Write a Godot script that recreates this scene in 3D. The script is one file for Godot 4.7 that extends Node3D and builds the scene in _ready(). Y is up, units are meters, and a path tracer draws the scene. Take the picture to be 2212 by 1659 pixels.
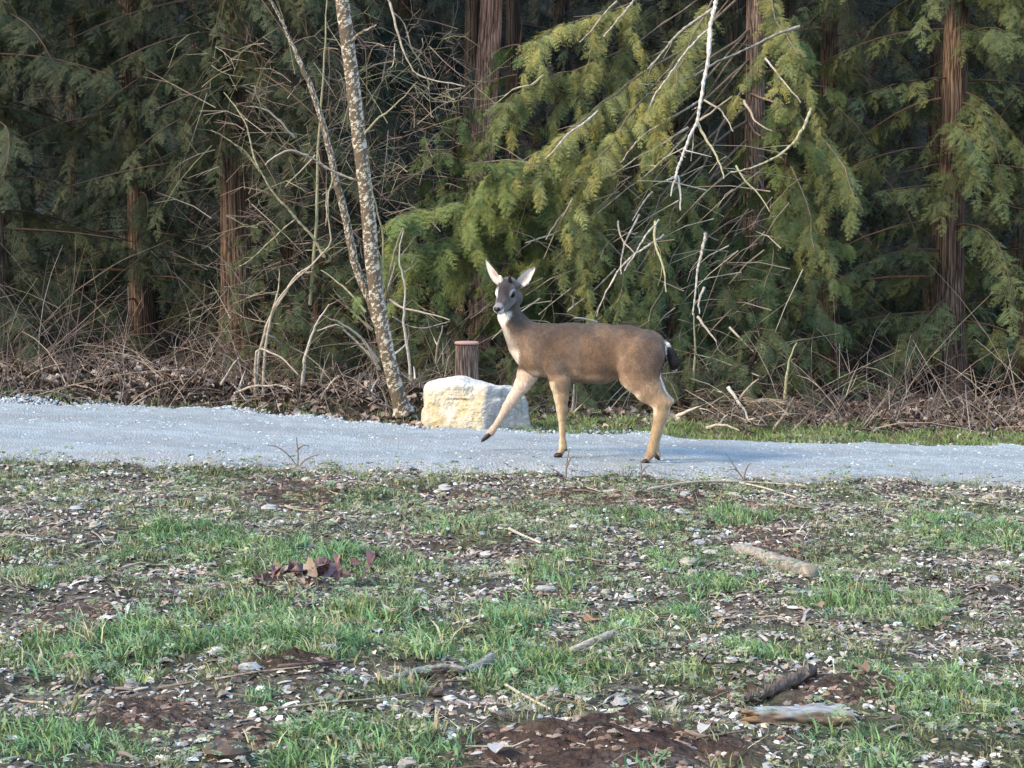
extends Node3D
# A young deer walking along a gravel path in front of a cedar wood.

const FOCAL := 2000.0            # of a picture 1024 x 768
const PITCH := 4.515             # degrees that the camera looks down
const EYE := Vector3(0, 1.5, 0)

var rng := RandomNumberGenerator.new()
var bumps := FastNoiseLite.new()
var fine := FastNoiseLite.new()
var patchy := FastNoiseLite.new()
var used := {}
var M := {}

# ---------------------------------------------------------------- mesh collector
class MB:
	var v := PackedVector3Array()
	var c := PackedColorArray()
	var uv := PackedVector2Array()
	var idx := PackedInt32Array()
	var nrm := PackedVector3Array()
	func add(p: Vector3, col: Color, t := Vector2.ZERO) -> int:
		v.append(p); c.append(col); uv.append(t)
		return v.size() - 1
	func face(a: int, b: int, d: int) -> void:
		idx.append(a); idx.append(b); idx.append(d)
	func tri(a: Vector3, b: Vector3, d: Vector3, col: Color) -> void:
		var i := add(a, col); add(b, col); add(d, col)
		face(i, i + 1, i + 2)
	func quad(a: Vector3, b: Vector3, d: Vector3, e: Vector3, col: Color) -> void:
		var i := add(a, col); add(b, col); add(d, col); add(e, col)
		face(i, i + 1, i + 2); face(i, i + 2, i + 3)
	# a tapered tube through points; closed with a cone tip at its end
	func tube(pts: PackedVector3Array, radii: PackedFloat32Array, sides: int, col: Color, vscale := 1.0, rough := 0.0, seed_ := 0) -> void:
		var n := pts.size()
		var r := RandomNumberGenerator.new(); r.seed = seed_ + 17
		var ref := Vector3(0.31, 0.2, 0.93)
		var along := 0.0
		var rows := []
		for j in n:
			var t := (pts[mini(j + 1, n - 1)] - pts[maxi(j - 1, 0)]).normalized()
			var x := ref.cross(t)
			if x.length() < 0.05: x = Vector3.RIGHT.cross(t)
			x = x.normalized()
			var y := t.cross(x).normalized()
			ref = y.cross(t) if absf(y.dot(ref)) > 0.99 else ref
			if j > 0: along += pts[j].distance_to(pts[j - 1])
			var row := []
			for k in sides + 1:
				var a := TAU * (k % sides) / sides
				var rr := radii[j] * (1.0 + rough * r.randf_range(-1, 1))
				if k == sides:
					row.append(add(v[row[0]], col, Vector2(1.0, along * vscale)))
				else:
					row.append(add(pts[j] + (x * cos(a) + y * sin(a)) * rr, col, Vector2(float(k) / sides, along * vscale)))
			rows.append(row)
		for j in n - 1:
			for k in sides:
				face(rows[j][k], rows[j + 1][k], rows[j][k + 1])
				face(rows[j + 1][k], rows[j + 1][k + 1], rows[j][k + 1])
		for e in [0, n - 1]:
			var m := add(pts[e], col, Vector2(0.5, along * vscale))
			for k in sides:
				if e == 0: face(m, rows[0][k], rows[0][k + 1])
				else: face(m, rows[e][k + 1], rows[e][k])
	func mesh() -> ArrayMesh:
		var arr := []
		arr.resize(Mesh.ARRAY_MAX)
		if nrm.size() != v.size():
			nrm.resize(v.size()); nrm.fill(Vector3.ZERO)
			for i in range(0, idx.size(), 3):
				var a := v[idx[i]]; var b := v[idx[i + 1]]; var d := v[idx[i + 2]]
				var m := (a - d).cross(a - b)
				nrm[idx[i]] += m; nrm[idx[i + 1]] += m; nrm[idx[i + 2]] += m
			for i in nrm.size(): nrm[i] = nrm[i].normalized() if nrm[i].length_squared() > 1e-20 else Vector3.UP
		arr[Mesh.ARRAY_VERTEX] = v; arr[Mesh.ARRAY_NORMAL] = nrm; arr[Mesh.ARRAY_COLOR] = c; arr[Mesh.ARRAY_TEX_UV] = uv; arr[Mesh.ARRAY_INDEX] = idx
		var am := ArrayMesh.new()
		am.add_surface_from_arrays(Mesh.PRIMITIVE_TRIANGLES, arr)
		return am

# ---------------------------------------------------------------- naming and tagging
func numbered(called: String) -> String:
	if not used.has(called):
		used[called] = 0
		return called
	used[called] += 1
	return "%s_%03d" % [called, used[called]]

func tag(o: Node3D, label: String, category: String, group := "") -> Node3D:
	o.set_meta("label", label); o.set_meta("category", category)
	if group: o.set_meta("group", group)
	return o

func thing(called: String, label: String, category: String, at := Vector3.ZERO, group := "") -> Node3D:
	var o := Node3D.new()
	o.name = numbered(called); add_child(o, true)
	o.position = at
	return tag(o, label, category, group)

func obj(called: String, m: Mesh, mat: Material, parent: Node = self) -> MeshInstance3D:
	var o := MeshInstance3D.new()
	o.name = numbered(called) if parent == self else called
	o.mesh = m; o.material_override = mat
	parent.add_child(o, true)
	return o

func struct(called: String, m: Mesh, mat: Material, label: String) -> MeshInstance3D:
	var o := obj(called, m, mat)
	o.set_meta("kind", "structure"); o.set_meta("label", label)
	return o

func many(called: String, m: Mesh, mat: Material, places: Array, tints: PackedColorArray, parent: Node = self) -> MultiMeshInstance3D:
	var mm := MultiMesh.new()
	mm.transform_format = MultiMesh.TRANSFORM_3D
	mm.use_colors = true
	mm.mesh = m
	mm.instance_count = places.size()
	for i in places.size():
		mm.set_instance_transform(i, places[i]); mm.set_instance_color(i, tints[i])
	var o := MultiMeshInstance3D.new()
	o.multimesh = mm; o.material_override = mat
	o.name = numbered(called) if parent == self else called
	parent.add_child(o, true)
	o.set_meta("kind", "stuff")
	return o

func stuff(called: String, m: Mesh, mat: Material, places: Array, tints: PackedColorArray, label: String, category: String) -> void:
	if places.is_empty(): return
	var o := many(called, m, mat, places, tints)
	o.set_meta("label", label); o.set_meta("category", category)

# ---------------------------------------------------------------- measuring: from the photograph to the place
func ray(u: float, w: float) -> Vector3:          # (u, w) as measured on the photograph at a width of 2212
	var d := Vector3((u / 2.16015 - 512.0) / FOCAL, -(w / 2.16015 - 384.0) / FOCAL, -1.0).rotated(Vector3.RIGHT, deg_to_rad(-PITCH))
	return d / -d.z

func Q(u: float, w: float, d: float) -> Vector3:  # the point d metres off
	return EYE + ray(u, w) * d

func on_ground(u: float, w: float) -> Vector3:
	var r := ray(u, w)
	var d := 10.0
	for i in 30:
		var p := EYE + r * d
		d = clampf((G(p.x, p.z) - EYE.y) / r.y, 2.0, 60.0)
	return EYE + r * d

func far_edge(x: float) -> float:
	return -14.3 - 0.95 * smoothstep(0.75, 2.3, -x) + 0.1 * bumps.get_noise_2d(x * 3.0, 50.0)

func near_edge(x: float) -> float:
	return -12.1 + 0.38 * smoothstep(-0.2, 2.0, -x) + 0.14 * bumps.get_noise_2d(x * 3.0, 90.0) + 0.05 * bumps.get_noise_2d(x * 14.0, 20.0)

func on_path(x: float, z: float) -> float:       # 1 in the middle of the path, 0 off it
	return smoothstep(0.0, 0.25, near_edge(x) - z) * smoothstep(0.0, 0.25, z - far_edge(x))

func G(x: float, z: float) -> float:             # height of the ground
	var h := -0.28 * tanh(x / 8.0)
	var rough := 1.0 - 0.85 * on_path(x, z)
	h += rough * (0.05 * bumps.get_noise_2d(x, z) + 0.022 * bumps.get_noise_2d(x * 4.0 + 40.0, z * 4.0))
	h += 0.12 * smoothstep(-15.3, -16.6, z) * smoothstep(0.2, -1.2, x)
	h += 0.02 * on_path(x, z)
	h += 0.5 * maxf(0.0, -z - 50.0) * smoothstep(50.0, 62.0, -z)          # an added rise behind the wood, blocking bright sky between the trunks
	return h

# ---------------------------------------------------------------- materials
func mat(color: Color, rough := 0.9, coloured := true) -> StandardMaterial3D:
	var m := StandardMaterial3D.new()
	m.albedo_color = color; m.roughness = rough
	m.vertex_color_use_as_albedo = coloured
	m.metallic_specular = 0.35
	return m

func noise_tex(freq: float, seed_: int, oct := 4, lo := 0.55, hi := 1.0, size := 512, gain := 0.55) -> NoiseTexture2D:
	var n := FastNoiseLite.new()
	n.seed = seed_; n.frequency = freq; n.fractal_octaves = oct; n.fractal_gain = gain
	n.noise_type = FastNoiseLite.TYPE_SIMPLEX
	var t := NoiseTexture2D.new()
	t.width = size; t.height = size; t.seamless = true; t.noise = n
	var g := Gradient.new()
	g.set_color(0, Color(lo, lo, lo)); g.set_color(1, Color(hi, hi, hi))
	t.color_ramp = g
	return t

func bark_tex(kind: String, seed_: int) -> ImageTexture:
	var w := 256; var h := 512
	var im := Image.create(w, h, false, Image.FORMAT_RGB8)
	var a := FastNoiseLite.new(); a.seed = seed_; a.frequency = 1.0; a.fractal_octaves = 3
	for y in h:
		for x in w:
			var an := TAU * x / w
			var cx := cos(an); var cy := sin(an); var fy := float(y) / h
			var ya := TAU * fy
			var col: Color
			if kind == "alder":
				# grey-brown bark under white lichen in patches that run across the stem
				var n := a.get_noise_3d(cx * 1.0, cy * 1.0, sin(ya) * 5.0 + cos(ya) * 3.0)
				var n2 := a.get_noise_3d(cx * 0.9 + 9.0, cy * 0.9, fy * 30.0 + 0.8 * cx)
				var n3 := a.get_noise_3d(cx * 5.0, cy * 5.0 + 30.0, fy * 90.0)
				var white := smoothstep(-0.02, 0.2, n2 * 0.75 + n * 0.8 + n3 * 0.45 + 0.0 + 0.14 * cos(an + 2.6))
				col = Color(0.48, 0.425, 0.35).lerp(Color(0.3, 0.255, 0.21), clampf(0.5 + n3 * 1.4, 0, 1))
				col = col.lerp(Color(0.76, 0.73, 0.66), white * 0.85)
				if n3 < -0.25: col = col.lerp(Color(0.13, 0.1, 0.09), 0.6)
			elif kind == "twig":
				var n := a.get_noise_3d(cx * 1.5, cy * 1.5, fy * 20.0)
				col = Color(0.75, 0.72, 0.66).lerp(Color(1, 1, 1), clampf(0.5 + n * 1.3, 0, 1))
			else:
				# long shreds of reddish cedar bark
				var n := a.get_noise_3d(cx * 7.0, cy * 7.0, sin(ya) * 1.2 + cos(ya) * 1.6)
				var n2 := a.get_noise_3d(cx * 16.0, cy * 16.0 + 7.0, sin(ya) * 3.0 + fy * 2.0)
				var k := clampf(0.5 + n * 1.2 + n2 * 0.6, 0, 1)
				col = Color(0.45, 0.42, 0.40).lerp(Color(1.0, 0.97, 0.94), k)
			im.set_pixel(x, y, col)
	return ImageTexture.create_from_image(im)

func make_materials() -> void:
	var g := mat(Color.WHITE, 1.0)
	g.albedo_texture = noise_tex(0.02, 3, 6, 0.45, 1.0, 1024, 0.7)
	g.uv1_triplanar = true; g.uv1_world_triplanar = true; g.uv1_scale = Vector3(0.8, 0.8, 0.8)
	g.heightmap_enabled = true; g.heightmap_texture = noise_tex(0.04, 5, 5, 0.0, 1.0, 512, 0.7); g.heightmap_scale = 2.0
	g.metallic_specular = 0.15
	M.ground = g
	var p := mat(Color.WHITE, 1.0)
	p.albedo_texture = noise_tex(0.05, 8, 5, 0.72, 1.0, 1024, 0.8)
	p.uv1_triplanar = true; p.uv1_world_triplanar = true; p.uv1_scale = Vector3(0.9, 0.9, 0.9)
	p.heightmap_enabled = true; p.heightmap_texture = noise_tex(0.1, 9, 4, 0.0, 1.0, 512, 0.7); p.heightmap_scale = 1.8
	p.metallic_specular = 0.2
	M.path = p
	M.stone = mat(Color.WHITE, 0.85)
	var r := mat(Color.WHITE, 0.9)
	r.albedo_texture = noise_tex(0.02, 31, 5, 0.72, 1.0, 512, 0.65)
	r.uv1_triplanar = true; r.uv1_scale = Vector3(1.6, 1.6, 1.6)
	r.heightmap_enabled = true; r.heightmap_texture = noise_tex(0.03, 32, 5, 0.0, 1.0, 512, 0.65); r.heightmap_scale = 1.2
	M.boulder = r
	var leaf := mat(Color.WHITE, 0.75)
	leaf.backlight_enabled = true; leaf.backlight = Color(0.55, 0.55, 0.35)
	M.leaf = leaf
	var needle := mat(Color.WHITE, 0.7)
	needle.backlight_enabled = true; needle.backlight = Color(0.4, 0.4, 0.25)
	M.needle = needle
	M.litter = mat(Color.WHITE, 0.9)
	var f := mat(Color.WHITE, 0.85)
	f.albedo_texture = noise_tex(0.05, 61, 4, 0.78, 1.0, 512, 0.7)
	f.uv1_triplanar = true; f.uv1_scale = Vector3(3.0, 1.6, 3.0)
	f.heightmap_enabled = true; f.heightmap_texture = noise_tex(0.12, 62, 3, 0.0, 1.0, 512, 0.7); f.heightmap_scale = 0.35
	f.rim_enabled = true; f.rim = 0.25; f.rim_tint = 0.6
	f.metallic_specular = 0.2
	M.fur = f
	for k in [["alder", 21, 1.0], ["cedar", 22, 1.0], ["twig", 23, 1.0]]:
		var b := mat(Color.WHITE, 0.9)
		b.albedo_texture = bark_tex(k[0], k[1])
		b.metallic_specular = 0.2
		M[k[0]] = b
	M.cedar.heightmap_enabled = true; M.cedar.heightmap_texture = M.cedar.albedo_texture; M.cedar.heightmap_scale = 1.5
	M.eye = mat(Color(0.02, 0.015, 0.015), 0.3, false); M.eye.metallic_specular = 0.2
	M.hoof = mat(Color(0.13, 0.11, 0.1), 0.5, false)
	M.nose = mat(Color(0.06, 0.055, 0.06), 0.3, false)
	M.horn = mat(Color(0.86, 0.82, 0.74), 0.7, false)

# ---------------------------------------------------------------- field and surface nets
class Field:
	var lo: Vector3
	var cell: float
	var nx: int
	var ny: int
	var nz: int
	var f := PackedFloat32Array()
	func _init(a: Vector3, b: Vector3, c: float) -> void:
		lo = a; cell = c
		nx = int((b.x - a.x) / c) + 2; ny = int((b.y - a.y) / c) + 2; nz = int((b.z - a.z) / c) + 2
		f.resize(nx * ny * nz); f.fill(1.0)
	# a tapered capsule from a (radius ra) to b (radius rb), its width across z times lat, joined with a smooth minimum k
	func bone(a: Vector3, ra: float, b: Vector3, rb: float, lat: float, k: float) -> void:
		var rm := maxf(ra, rb) + k + cell * 2.0
		var p0 := a.min(b) - Vector3(rm, rm, rm * maxf(lat, 0.5)) - lo
		var p1 := a.max(b) + Vector3(rm, rm, rm * maxf(lat, 0.5)) - lo
		var x0 := clampi(int(p0.x / cell), 0, nx - 1); var x1 := clampi(int(p1.x / cell) + 1, 0, nx - 1)
		var y0 := clampi(int(p0.y / cell), 0, ny - 1); var y1 := clampi(int(p1.y / cell) + 1, 0, ny - 1)
		var z0 := clampi(int(p0.z / cell), 0, nz - 1); var z1 := clampi(int(p1.z / cell) + 1, 0, nz - 1)
		var il := 1.0 / lat
		var A := Vector3(a.x, a.y, a.z * il)
		var ab := Vector3(b.x, b.y, b.z * il) - A
		var l2 := maxf(ab.length_squared(), 1e-9)
		var s := 1.0 if lat > 0.9 else 0.9
		for z in range(z0, z1 + 1):
			for y in range(y0, y1 + 1):
				var at := (z * ny + y) * nx
				for x in range(x0, x1 + 1):
					var p := Vector3(lo.x + x * cell, lo.y + y * cell, (lo.z + z * cell) * il) - A
					var t := clampf(p.dot(ab) / l2, 0.0, 1.0)
					var d := ((p - ab * t).length() - (ra + (rb - ra) * t)) * s
					var o := f[at + x]
					var h := k - absf(o - d)
					f[at + x] = (o if o < d else d) - (h * h / (4.0 * k) if h > 0.0 else 0.0)
	func net(mb: MB, paint: Callable) -> void:
		var id := PackedInt32Array(); id.resize(nx * ny * nz); id.fill(-1)
		var sx := 1; var sy := nx; var sz := nx * ny
		var off := [0, sx, sy, sx + sy, sz, sx + sz, sy + sz, sx + sy + sz]
		var cor := [Vector3(0, 0, 0), Vector3(1, 0, 0), Vector3(0, 1, 0), Vector3(1, 1, 0), Vector3(0, 0, 1), Vector3(1, 0, 1), Vector3(0, 1, 1), Vector3(1, 1, 1)]
		var edges := [[0, 1], [2, 3], [4, 5], [6, 7], [0, 2], [1, 3], [4, 6], [5, 7], [0, 4], [1, 5], [2, 6], [3, 7]]
		for z in nz - 1:
			for y in ny - 1:
				for x in nx - 1:
					var at := (z * ny + y) * nx + x
					var c0 := f[at]
					if c0 > cell * 2.5 or c0 < -cell * 2.5: continue
					var neg := 0
					for o in off:
						if f[at + o] < 0.0: neg += 1
					if neg == 0 or neg == 8: continue
					var sum := Vector3.ZERO; var n := 0
					for e in edges:
						var fa := f[at + off[e[0]]]; var fb := f[at + off[e[1]]]
						if (fa < 0.0) != (fb < 0.0):
							sum += cor[e[0]].lerp(cor[e[1]], fa / (fa - fb)); n += 1
					var g := sum / n
					var p := lo + (Vector3(x, y, z) + g) * cell
					var nn := Vector3(f[at + 1] + f[at + 1 + sy] + f[at + 1 + sz] + f[at + 1 + sy + sz] - f[at] - f[at + sy] - f[at + sz] - f[at + sy + sz],
						f[at + sy] + f[at + sy + 1] + f[at + sy + sz] + f[at + sy + sz + 1] - f[at] - f[at + 1] - f[at + sz] - f[at + sz + 1],
						f[at + sz] + f[at + sz + 1] + f[at + sz + sy] + f[at + sz + sy + 1] - f[at] - f[at + 1] - f[at + sy] - f[at + sy + 1]).normalized()
					id[at] = mb.add(p, paint.call(p, nn))
					mb.nrm.append(nn)
		for z in range(1, nz - 1):
			for y in range(1, ny - 1):
				for x in range(1, nx - 1):
					var at := (z * ny + y) * nx + x
					var a := f[at]
					if absf(a) > cell * 2.5: continue
					for ax in 3:
						var d: int = [sx, sy, sz][ax]; var u: int = [sy, sz, sx][ax]; var w: int = [sz, sx, sy][ax]
						if (a < 0.0) == (f[at + d] < 0.0): continue
						var q := [id[at - u - w], id[at - w], id[at], id[at - u]]
						if q.min() < 0: continue
						if a < 0.0:
							mb.face(q[0], q[2], q[1]); mb.face(q[0], q[3], q[2])
						else:
							mb.face(q[0], q[1], q[2]); mb.face(q[0], q[2], q[3])

# ---------------------------------------------------------------- deer
const Z := 0.000884              # metres per pixel of the close-up the deer was measured on
const HEAD := Vector3(-0.327, 1.083, 0.0)    # middle of the skull
const HF := Vector3(-0.35, -0.5, 0.792)    # the way the face looks
const HW := Vector3(0.9147, 0.0, 0.4042)        # to the deer's left
const HU := Vector3(-0.2021, 0.8659, 0.4574)     # up through the crown

func dp(x: float, y: float, side := 0.0) -> Vector3:
	return Vector3((x - 650.0) * Z, (1525.0 - y) * Z, (x - 650.0) * Z * 0.2 + side)

func hp(s: float, u: float, w: float) -> Vector3:
	return HEAD + Vector3(0, 0, -0.03) + HF * s + HU * u + HW * w

func fur_body(p: Vector3, n: Vector3) -> Color:
	var x := p.x / Z + 650.0; var y := 1525.0 - p.y / Z
	var side := p.z - p.x * 0.2
	var brown := Color(0.132, 0.08, 0.05)
	var top := Color(0.066, 0.048, 0.038)
	var tan_ := Color(0.36, 0.24, 0.135)
	var cream := Color(0.6, 0.5, 0.38)
	var m := fine.get_noise_3d(p.x * 40.0, p.y * 14.0, p.z * 40.0)
	var m2 := bumps.get_noise_3d(p.x * 7.0, p.y * 7.0, p.z * 7.0)
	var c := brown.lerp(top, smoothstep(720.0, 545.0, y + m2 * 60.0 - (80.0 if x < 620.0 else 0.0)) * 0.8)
	c = c.lerp(Color(0.18, 0.115, 0.075), smoothstep(0.0, 0.4, m2) * 0.5)
	# shoulder and haunch darker, flank in front of the haunch warm
	c = c.lerp(Color(0.12, 0.085, 0.064), 0.8 * exp(-pow((x - 655.0) / 75.0, 2) - pow((y - 860.0) / 90.0, 2)))
	c = c.lerp(Color(0.10, 0.075, 0.06), 0.55 * exp(-pow((x - 1390.0) / 70.0, 2) - pow((y - 720.0) / 90.0, 2)))
	c = c.lerp(Color(0.27, 0.175, 0.11), 0.9 * exp(-pow((x - 1098.0) / 32.0, 2) - pow((y - 800.0) / 110.0, 2)))
	c = c.lerp(Color(0.27, 0.175, 0.115), 0.8 * exp(-pow((x - 762.0) / 30.0, 2) - pow((y - 850.0) / 80.0, 2)))
	c = c.lerp(Color(0.25, 0.165, 0.105), 0.7 * exp(-pow((x - 440.0) / 60.0, 2) - pow((y - 740.0) / 90.0, 2)))
	c = c.lerp(Color(0.085, 0.065, 0.055), 0.5 * smoothstep(0.0, 0.35, bumps.get_noise_2d(p.x * 16.0 + p.y * 3.0, p.y * 4.0)))
	# brisket and belly
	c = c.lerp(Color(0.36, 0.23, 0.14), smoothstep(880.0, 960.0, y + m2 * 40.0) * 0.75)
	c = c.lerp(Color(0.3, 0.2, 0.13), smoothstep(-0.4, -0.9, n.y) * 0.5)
	# legs: tan, paler inside
	var hind := smoothstep(1020.0, 1130.0, x)
	var leg := smoothstep(1000.0, 1170.0, y) if hind < 0.5 else smoothstep(1030.0, 1130.0, y)
	if x > 480.0 and x < 1000.0: c = c.lerp(Color(0.155, 0.105, 0.07), smoothstep(930, 960, y) * smoothstep(1080, 1000, y) * 0.6)
	c = c.lerp(tan_, leg)
	if x < 500.0 and y > 880.0: c = c.lerp(Color(0.6, 0.46, 0.36), smoothstep(870.0, 920.0, y) * (1.0 - 0.4 * smoothstep(1130.0, 1300.0, y)))
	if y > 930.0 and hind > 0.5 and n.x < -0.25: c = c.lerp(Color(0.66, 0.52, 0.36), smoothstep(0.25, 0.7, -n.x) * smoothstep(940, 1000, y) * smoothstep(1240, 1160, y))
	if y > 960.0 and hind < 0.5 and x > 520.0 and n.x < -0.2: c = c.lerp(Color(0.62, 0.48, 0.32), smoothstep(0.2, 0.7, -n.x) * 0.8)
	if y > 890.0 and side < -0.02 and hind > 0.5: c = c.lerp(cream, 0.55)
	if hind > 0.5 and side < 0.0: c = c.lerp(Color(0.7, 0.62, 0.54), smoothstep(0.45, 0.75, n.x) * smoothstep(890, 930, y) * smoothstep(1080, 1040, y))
	c = c.lerp(Color(0.3, 0.19, 0.12), smoothstep(1440.0, 1480.0, y) * 0.5)
	# throat and neck front
	var throat := smoothstep(0.35, 0.75, -n.x) * smoothstep(780.0, 560.0, y) * smoothstep(420.0, 330.0, x)
	c = c.lerp(Color(0.62, 0.52, 0.42), throat * 0.85)
	if y < 600.0 and x < 500.0:
		c = c.lerp(Color(0.085, 0.068, 0.058), smoothstep(300.0, 350.0, x) * 0.75 * smoothstep(600.0, 500.0, y) * smoothstep(500.0, 440.0, x))
		c = c.lerp(Color(0.78, 0.72, 0.64), smoothstep(325.0 - (maxf(y, 470.0) - 470.0) * 0.7, 290.0 - (maxf(y, 470.0) - 470.0) * 0.7, x) * smoothstep(580.0, 530.0, y) * smoothstep(435.0, 465.0, y))
	c = c.lerp(Color(0.66, 0.57, 0.47), smoothstep(374.0, 348.0, x) * smoothstep(690.0, 770.0, y) * smoothstep(880.0, 840.0, y))
	# rump and tail
	if x > 1420.0 and y < 930.0:
		c = c.lerp(Color(0.85, 0.82, 0.78), smoothstep(1436.0, 1446.0, x) * smoothstep(655.0, 670.0, y))
		var edge := 1446.0 + 14.0 * smoothstep(800.0, 860.0, y)
		c = c.lerp(Color(0.016, 0.014, 0.016), smoothstep(edge - 4.0, edge + 6.0, x) * smoothstep(672.0, 705.0, y))
		if y > 872.0: c = Color(0.5, 0.47, 0.44)
	var k := 1.0 + 0.35 * m + 0.15 * m2
	return Color(c.r * k, c.g * k, c.b * k)

func fur_head(p: Vector3, _n: Vector3) -> Color:
	var q := p - HEAD - Vector3(0, 0, -0.03)
	var s := q.dot(HF); var u := q.dot(HU); var w := q.dot(HW)
	var c := Color(0.1, 0.083, 0.077)
	# dark brow between the eyes, grey cheeks
	c = c.lerp(Color(0.042, 0.033, 0.034), smoothstep(0.0, 0.035, u) * smoothstep(0.065, 0.035, absf(w)) * smoothstep(0.14, 0.08, s))
	c = c.lerp(Color(0.18, 0.16, 0.15), smoothstep(-0.01, -0.05, u) * smoothstep(0.02, 0.05, s))
	c = c.lerp(Color(0.055, 0.047, 0.047), smoothstep(0.026, 0.012, absf(w)) * smoothstep(0.0, 0.02, u) * smoothstep(0.06, 0.1, s))
	# far side of the face and the muzzle are white
	c = c.lerp(Color(0.74, 0.71, 0.67), smoothstep(-0.022, -0.04, w) * smoothstep(0.03, 0.08, s) * 0.85)
	c = c.lerp(Color(0.8, 0.77, 0.73), smoothstep(0.155, 0.175, s) * smoothstep(-0.014, -0.03, u))
	c = c.lerp(Color(0.3, 0.28, 0.28), smoothstep(0.15, 0.17, s) * smoothstep(-0.02, 0.0, u) * 0.6)
	c = c.lerp(Color(0.7, 0.65, 0.59), smoothstep(-0.088, -0.1, u) * smoothstep(0.05, 0.1, s))
	# pale ring over and under the eye
	for e in [-1.0, 1.0]:
		var d := Vector2(s - 0.045, (u - 0.004) * 1.1).length()
		if w * e > 0.02: c = c.lerp(Color(0.6, 0.56, 0.53), smoothstep(0.044, 0.032, d) * (0.55 if u > 0.01 else 0.05))
		if w * e > 0.02: c = c.lerp(Color(0.05, 0.04, 0.04), smoothstep(0.029, 0.022, d))
	c = c.lerp(Color(0.125, 0.1, 0.09), smoothstep(-0.01, -0.05, s) * smoothstep(-0.1, -0.06, u))
	var k := 1.0 + 0.25 * fine.get_noise_3d(p.x * 60.0, p.y * 60.0, p.z * 60.0)
	return Color(c.r * k, c.g * k, c.b * k)

func ear(mb: MB, base: Vector3, tip: Vector3, face: Vector3, half: float, cup: float) -> void:
	var ax := (tip - base)
	var across := ax.cross(face).normalized()
	var f := across.cross(ax).normalized()
	var n := 14; var m := 10
	for layer in 2:
		var first := mb.v.size()
		for i in n + 1:
			var t := float(i) / n
			var wd := half * (0.34 * (1.0 - t) + 1.0 * pow(sin(PI * pow(t, 0.8)), 0.75)) * (1.0 - 0.15 * t)
			if i == n: wd = half * 0.06
			for j in m + 1:
				var a := -1.0 + 2.0 * j / m
				var th := 0.0035 * sqrt(maxf(0.0, 1.0 - a * a)) * (0.0 if layer == 0 else 1.0) * (1.0 - 0.6 * t)
				var p := base + ax * t + across * wd * a + f * (cup * (a * a - 1.0) * (1.0 - t * 0.7) - 2.0 * th + 0.012 * sin(PI * t))
				var col: Color
				if layer == 0:
					col = Color(0.6, 0.54, 0.49).lerp(Color(0.3, 0.2, 0.175), 0.8 * exp(-pow((a - 0.15) / 0.35, 2) - pow((t - 0.42) / 0.2, 2)))
					col = col.lerp(Color(0.3, 0.24, 0.22), 0.6 * exp(-pow((a + 0.25) / 0.16, 2) - pow((t - 0.5) / 0.14, 2)))
					if absf(a) > 0.82: col = col.lerp(Color(0.5, 0.45, 0.42), 0.4)
				else:
					col = Color(0.16, 0.13, 0.115)
				mb.add(p, col)
				mb.nrm.append((f if layer == 0 else -f).lerp(across * (-a if layer == 0 else a), 0.45).normalized())
		for i in n:
			for j in m:
				var q := first + i * (m + 1) + j
				if layer == 1:
					mb.face(q, q + 1, q + m + 1); mb.face(q + 1, q + m + 2, q + m + 1)
				else:
					mb.face(q, q + m + 1, q + 1); mb.face(q + 1, q + m + 1, q + m + 2)

func hoof(parent: Node3D, heel: Vector3, toe: Vector3, r: float) -> void:
	var mb := MB.new()
	var d := (toe - heel)
	var side := d.cross(Vector3.UP).normalized()
	for e in [-1.0, 1.0]:
		var o: Vector3 = side * r * 0.5 * e
		mb.tube(PackedVector3Array([heel + o, heel.lerp(toe, 0.5) + o * 1.1, heel.lerp(toe, 0.85) + o * 0.95, toe + o * 0.5]), PackedFloat32Array([r * 0.62, r * 0.62, r * 0.4, r * 0.1]), 8, Color.WHITE)
	obj("hoof", mb.mesh(), M.hoof, parent)

func ball(r: Vector3) -> Mesh:
	var s := SphereMesh.new()
	s.radius = 1.0; s.height = 2.0; s.radial_segments = 20; s.rings = 12
	var mb := MB.new()
	var a := s.get_mesh_arrays()
	for i in a[Mesh.ARRAY_VERTEX].size():
		mb.add(a[Mesh.ARRAY_VERTEX][i] * r, Color.WHITE); mb.nrm.append((a[Mesh.ARRAY_NORMAL][i] / r).normalized())
	mb.idx = a[Mesh.ARRAY_INDEX]
	return mb.mesh()

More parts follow.
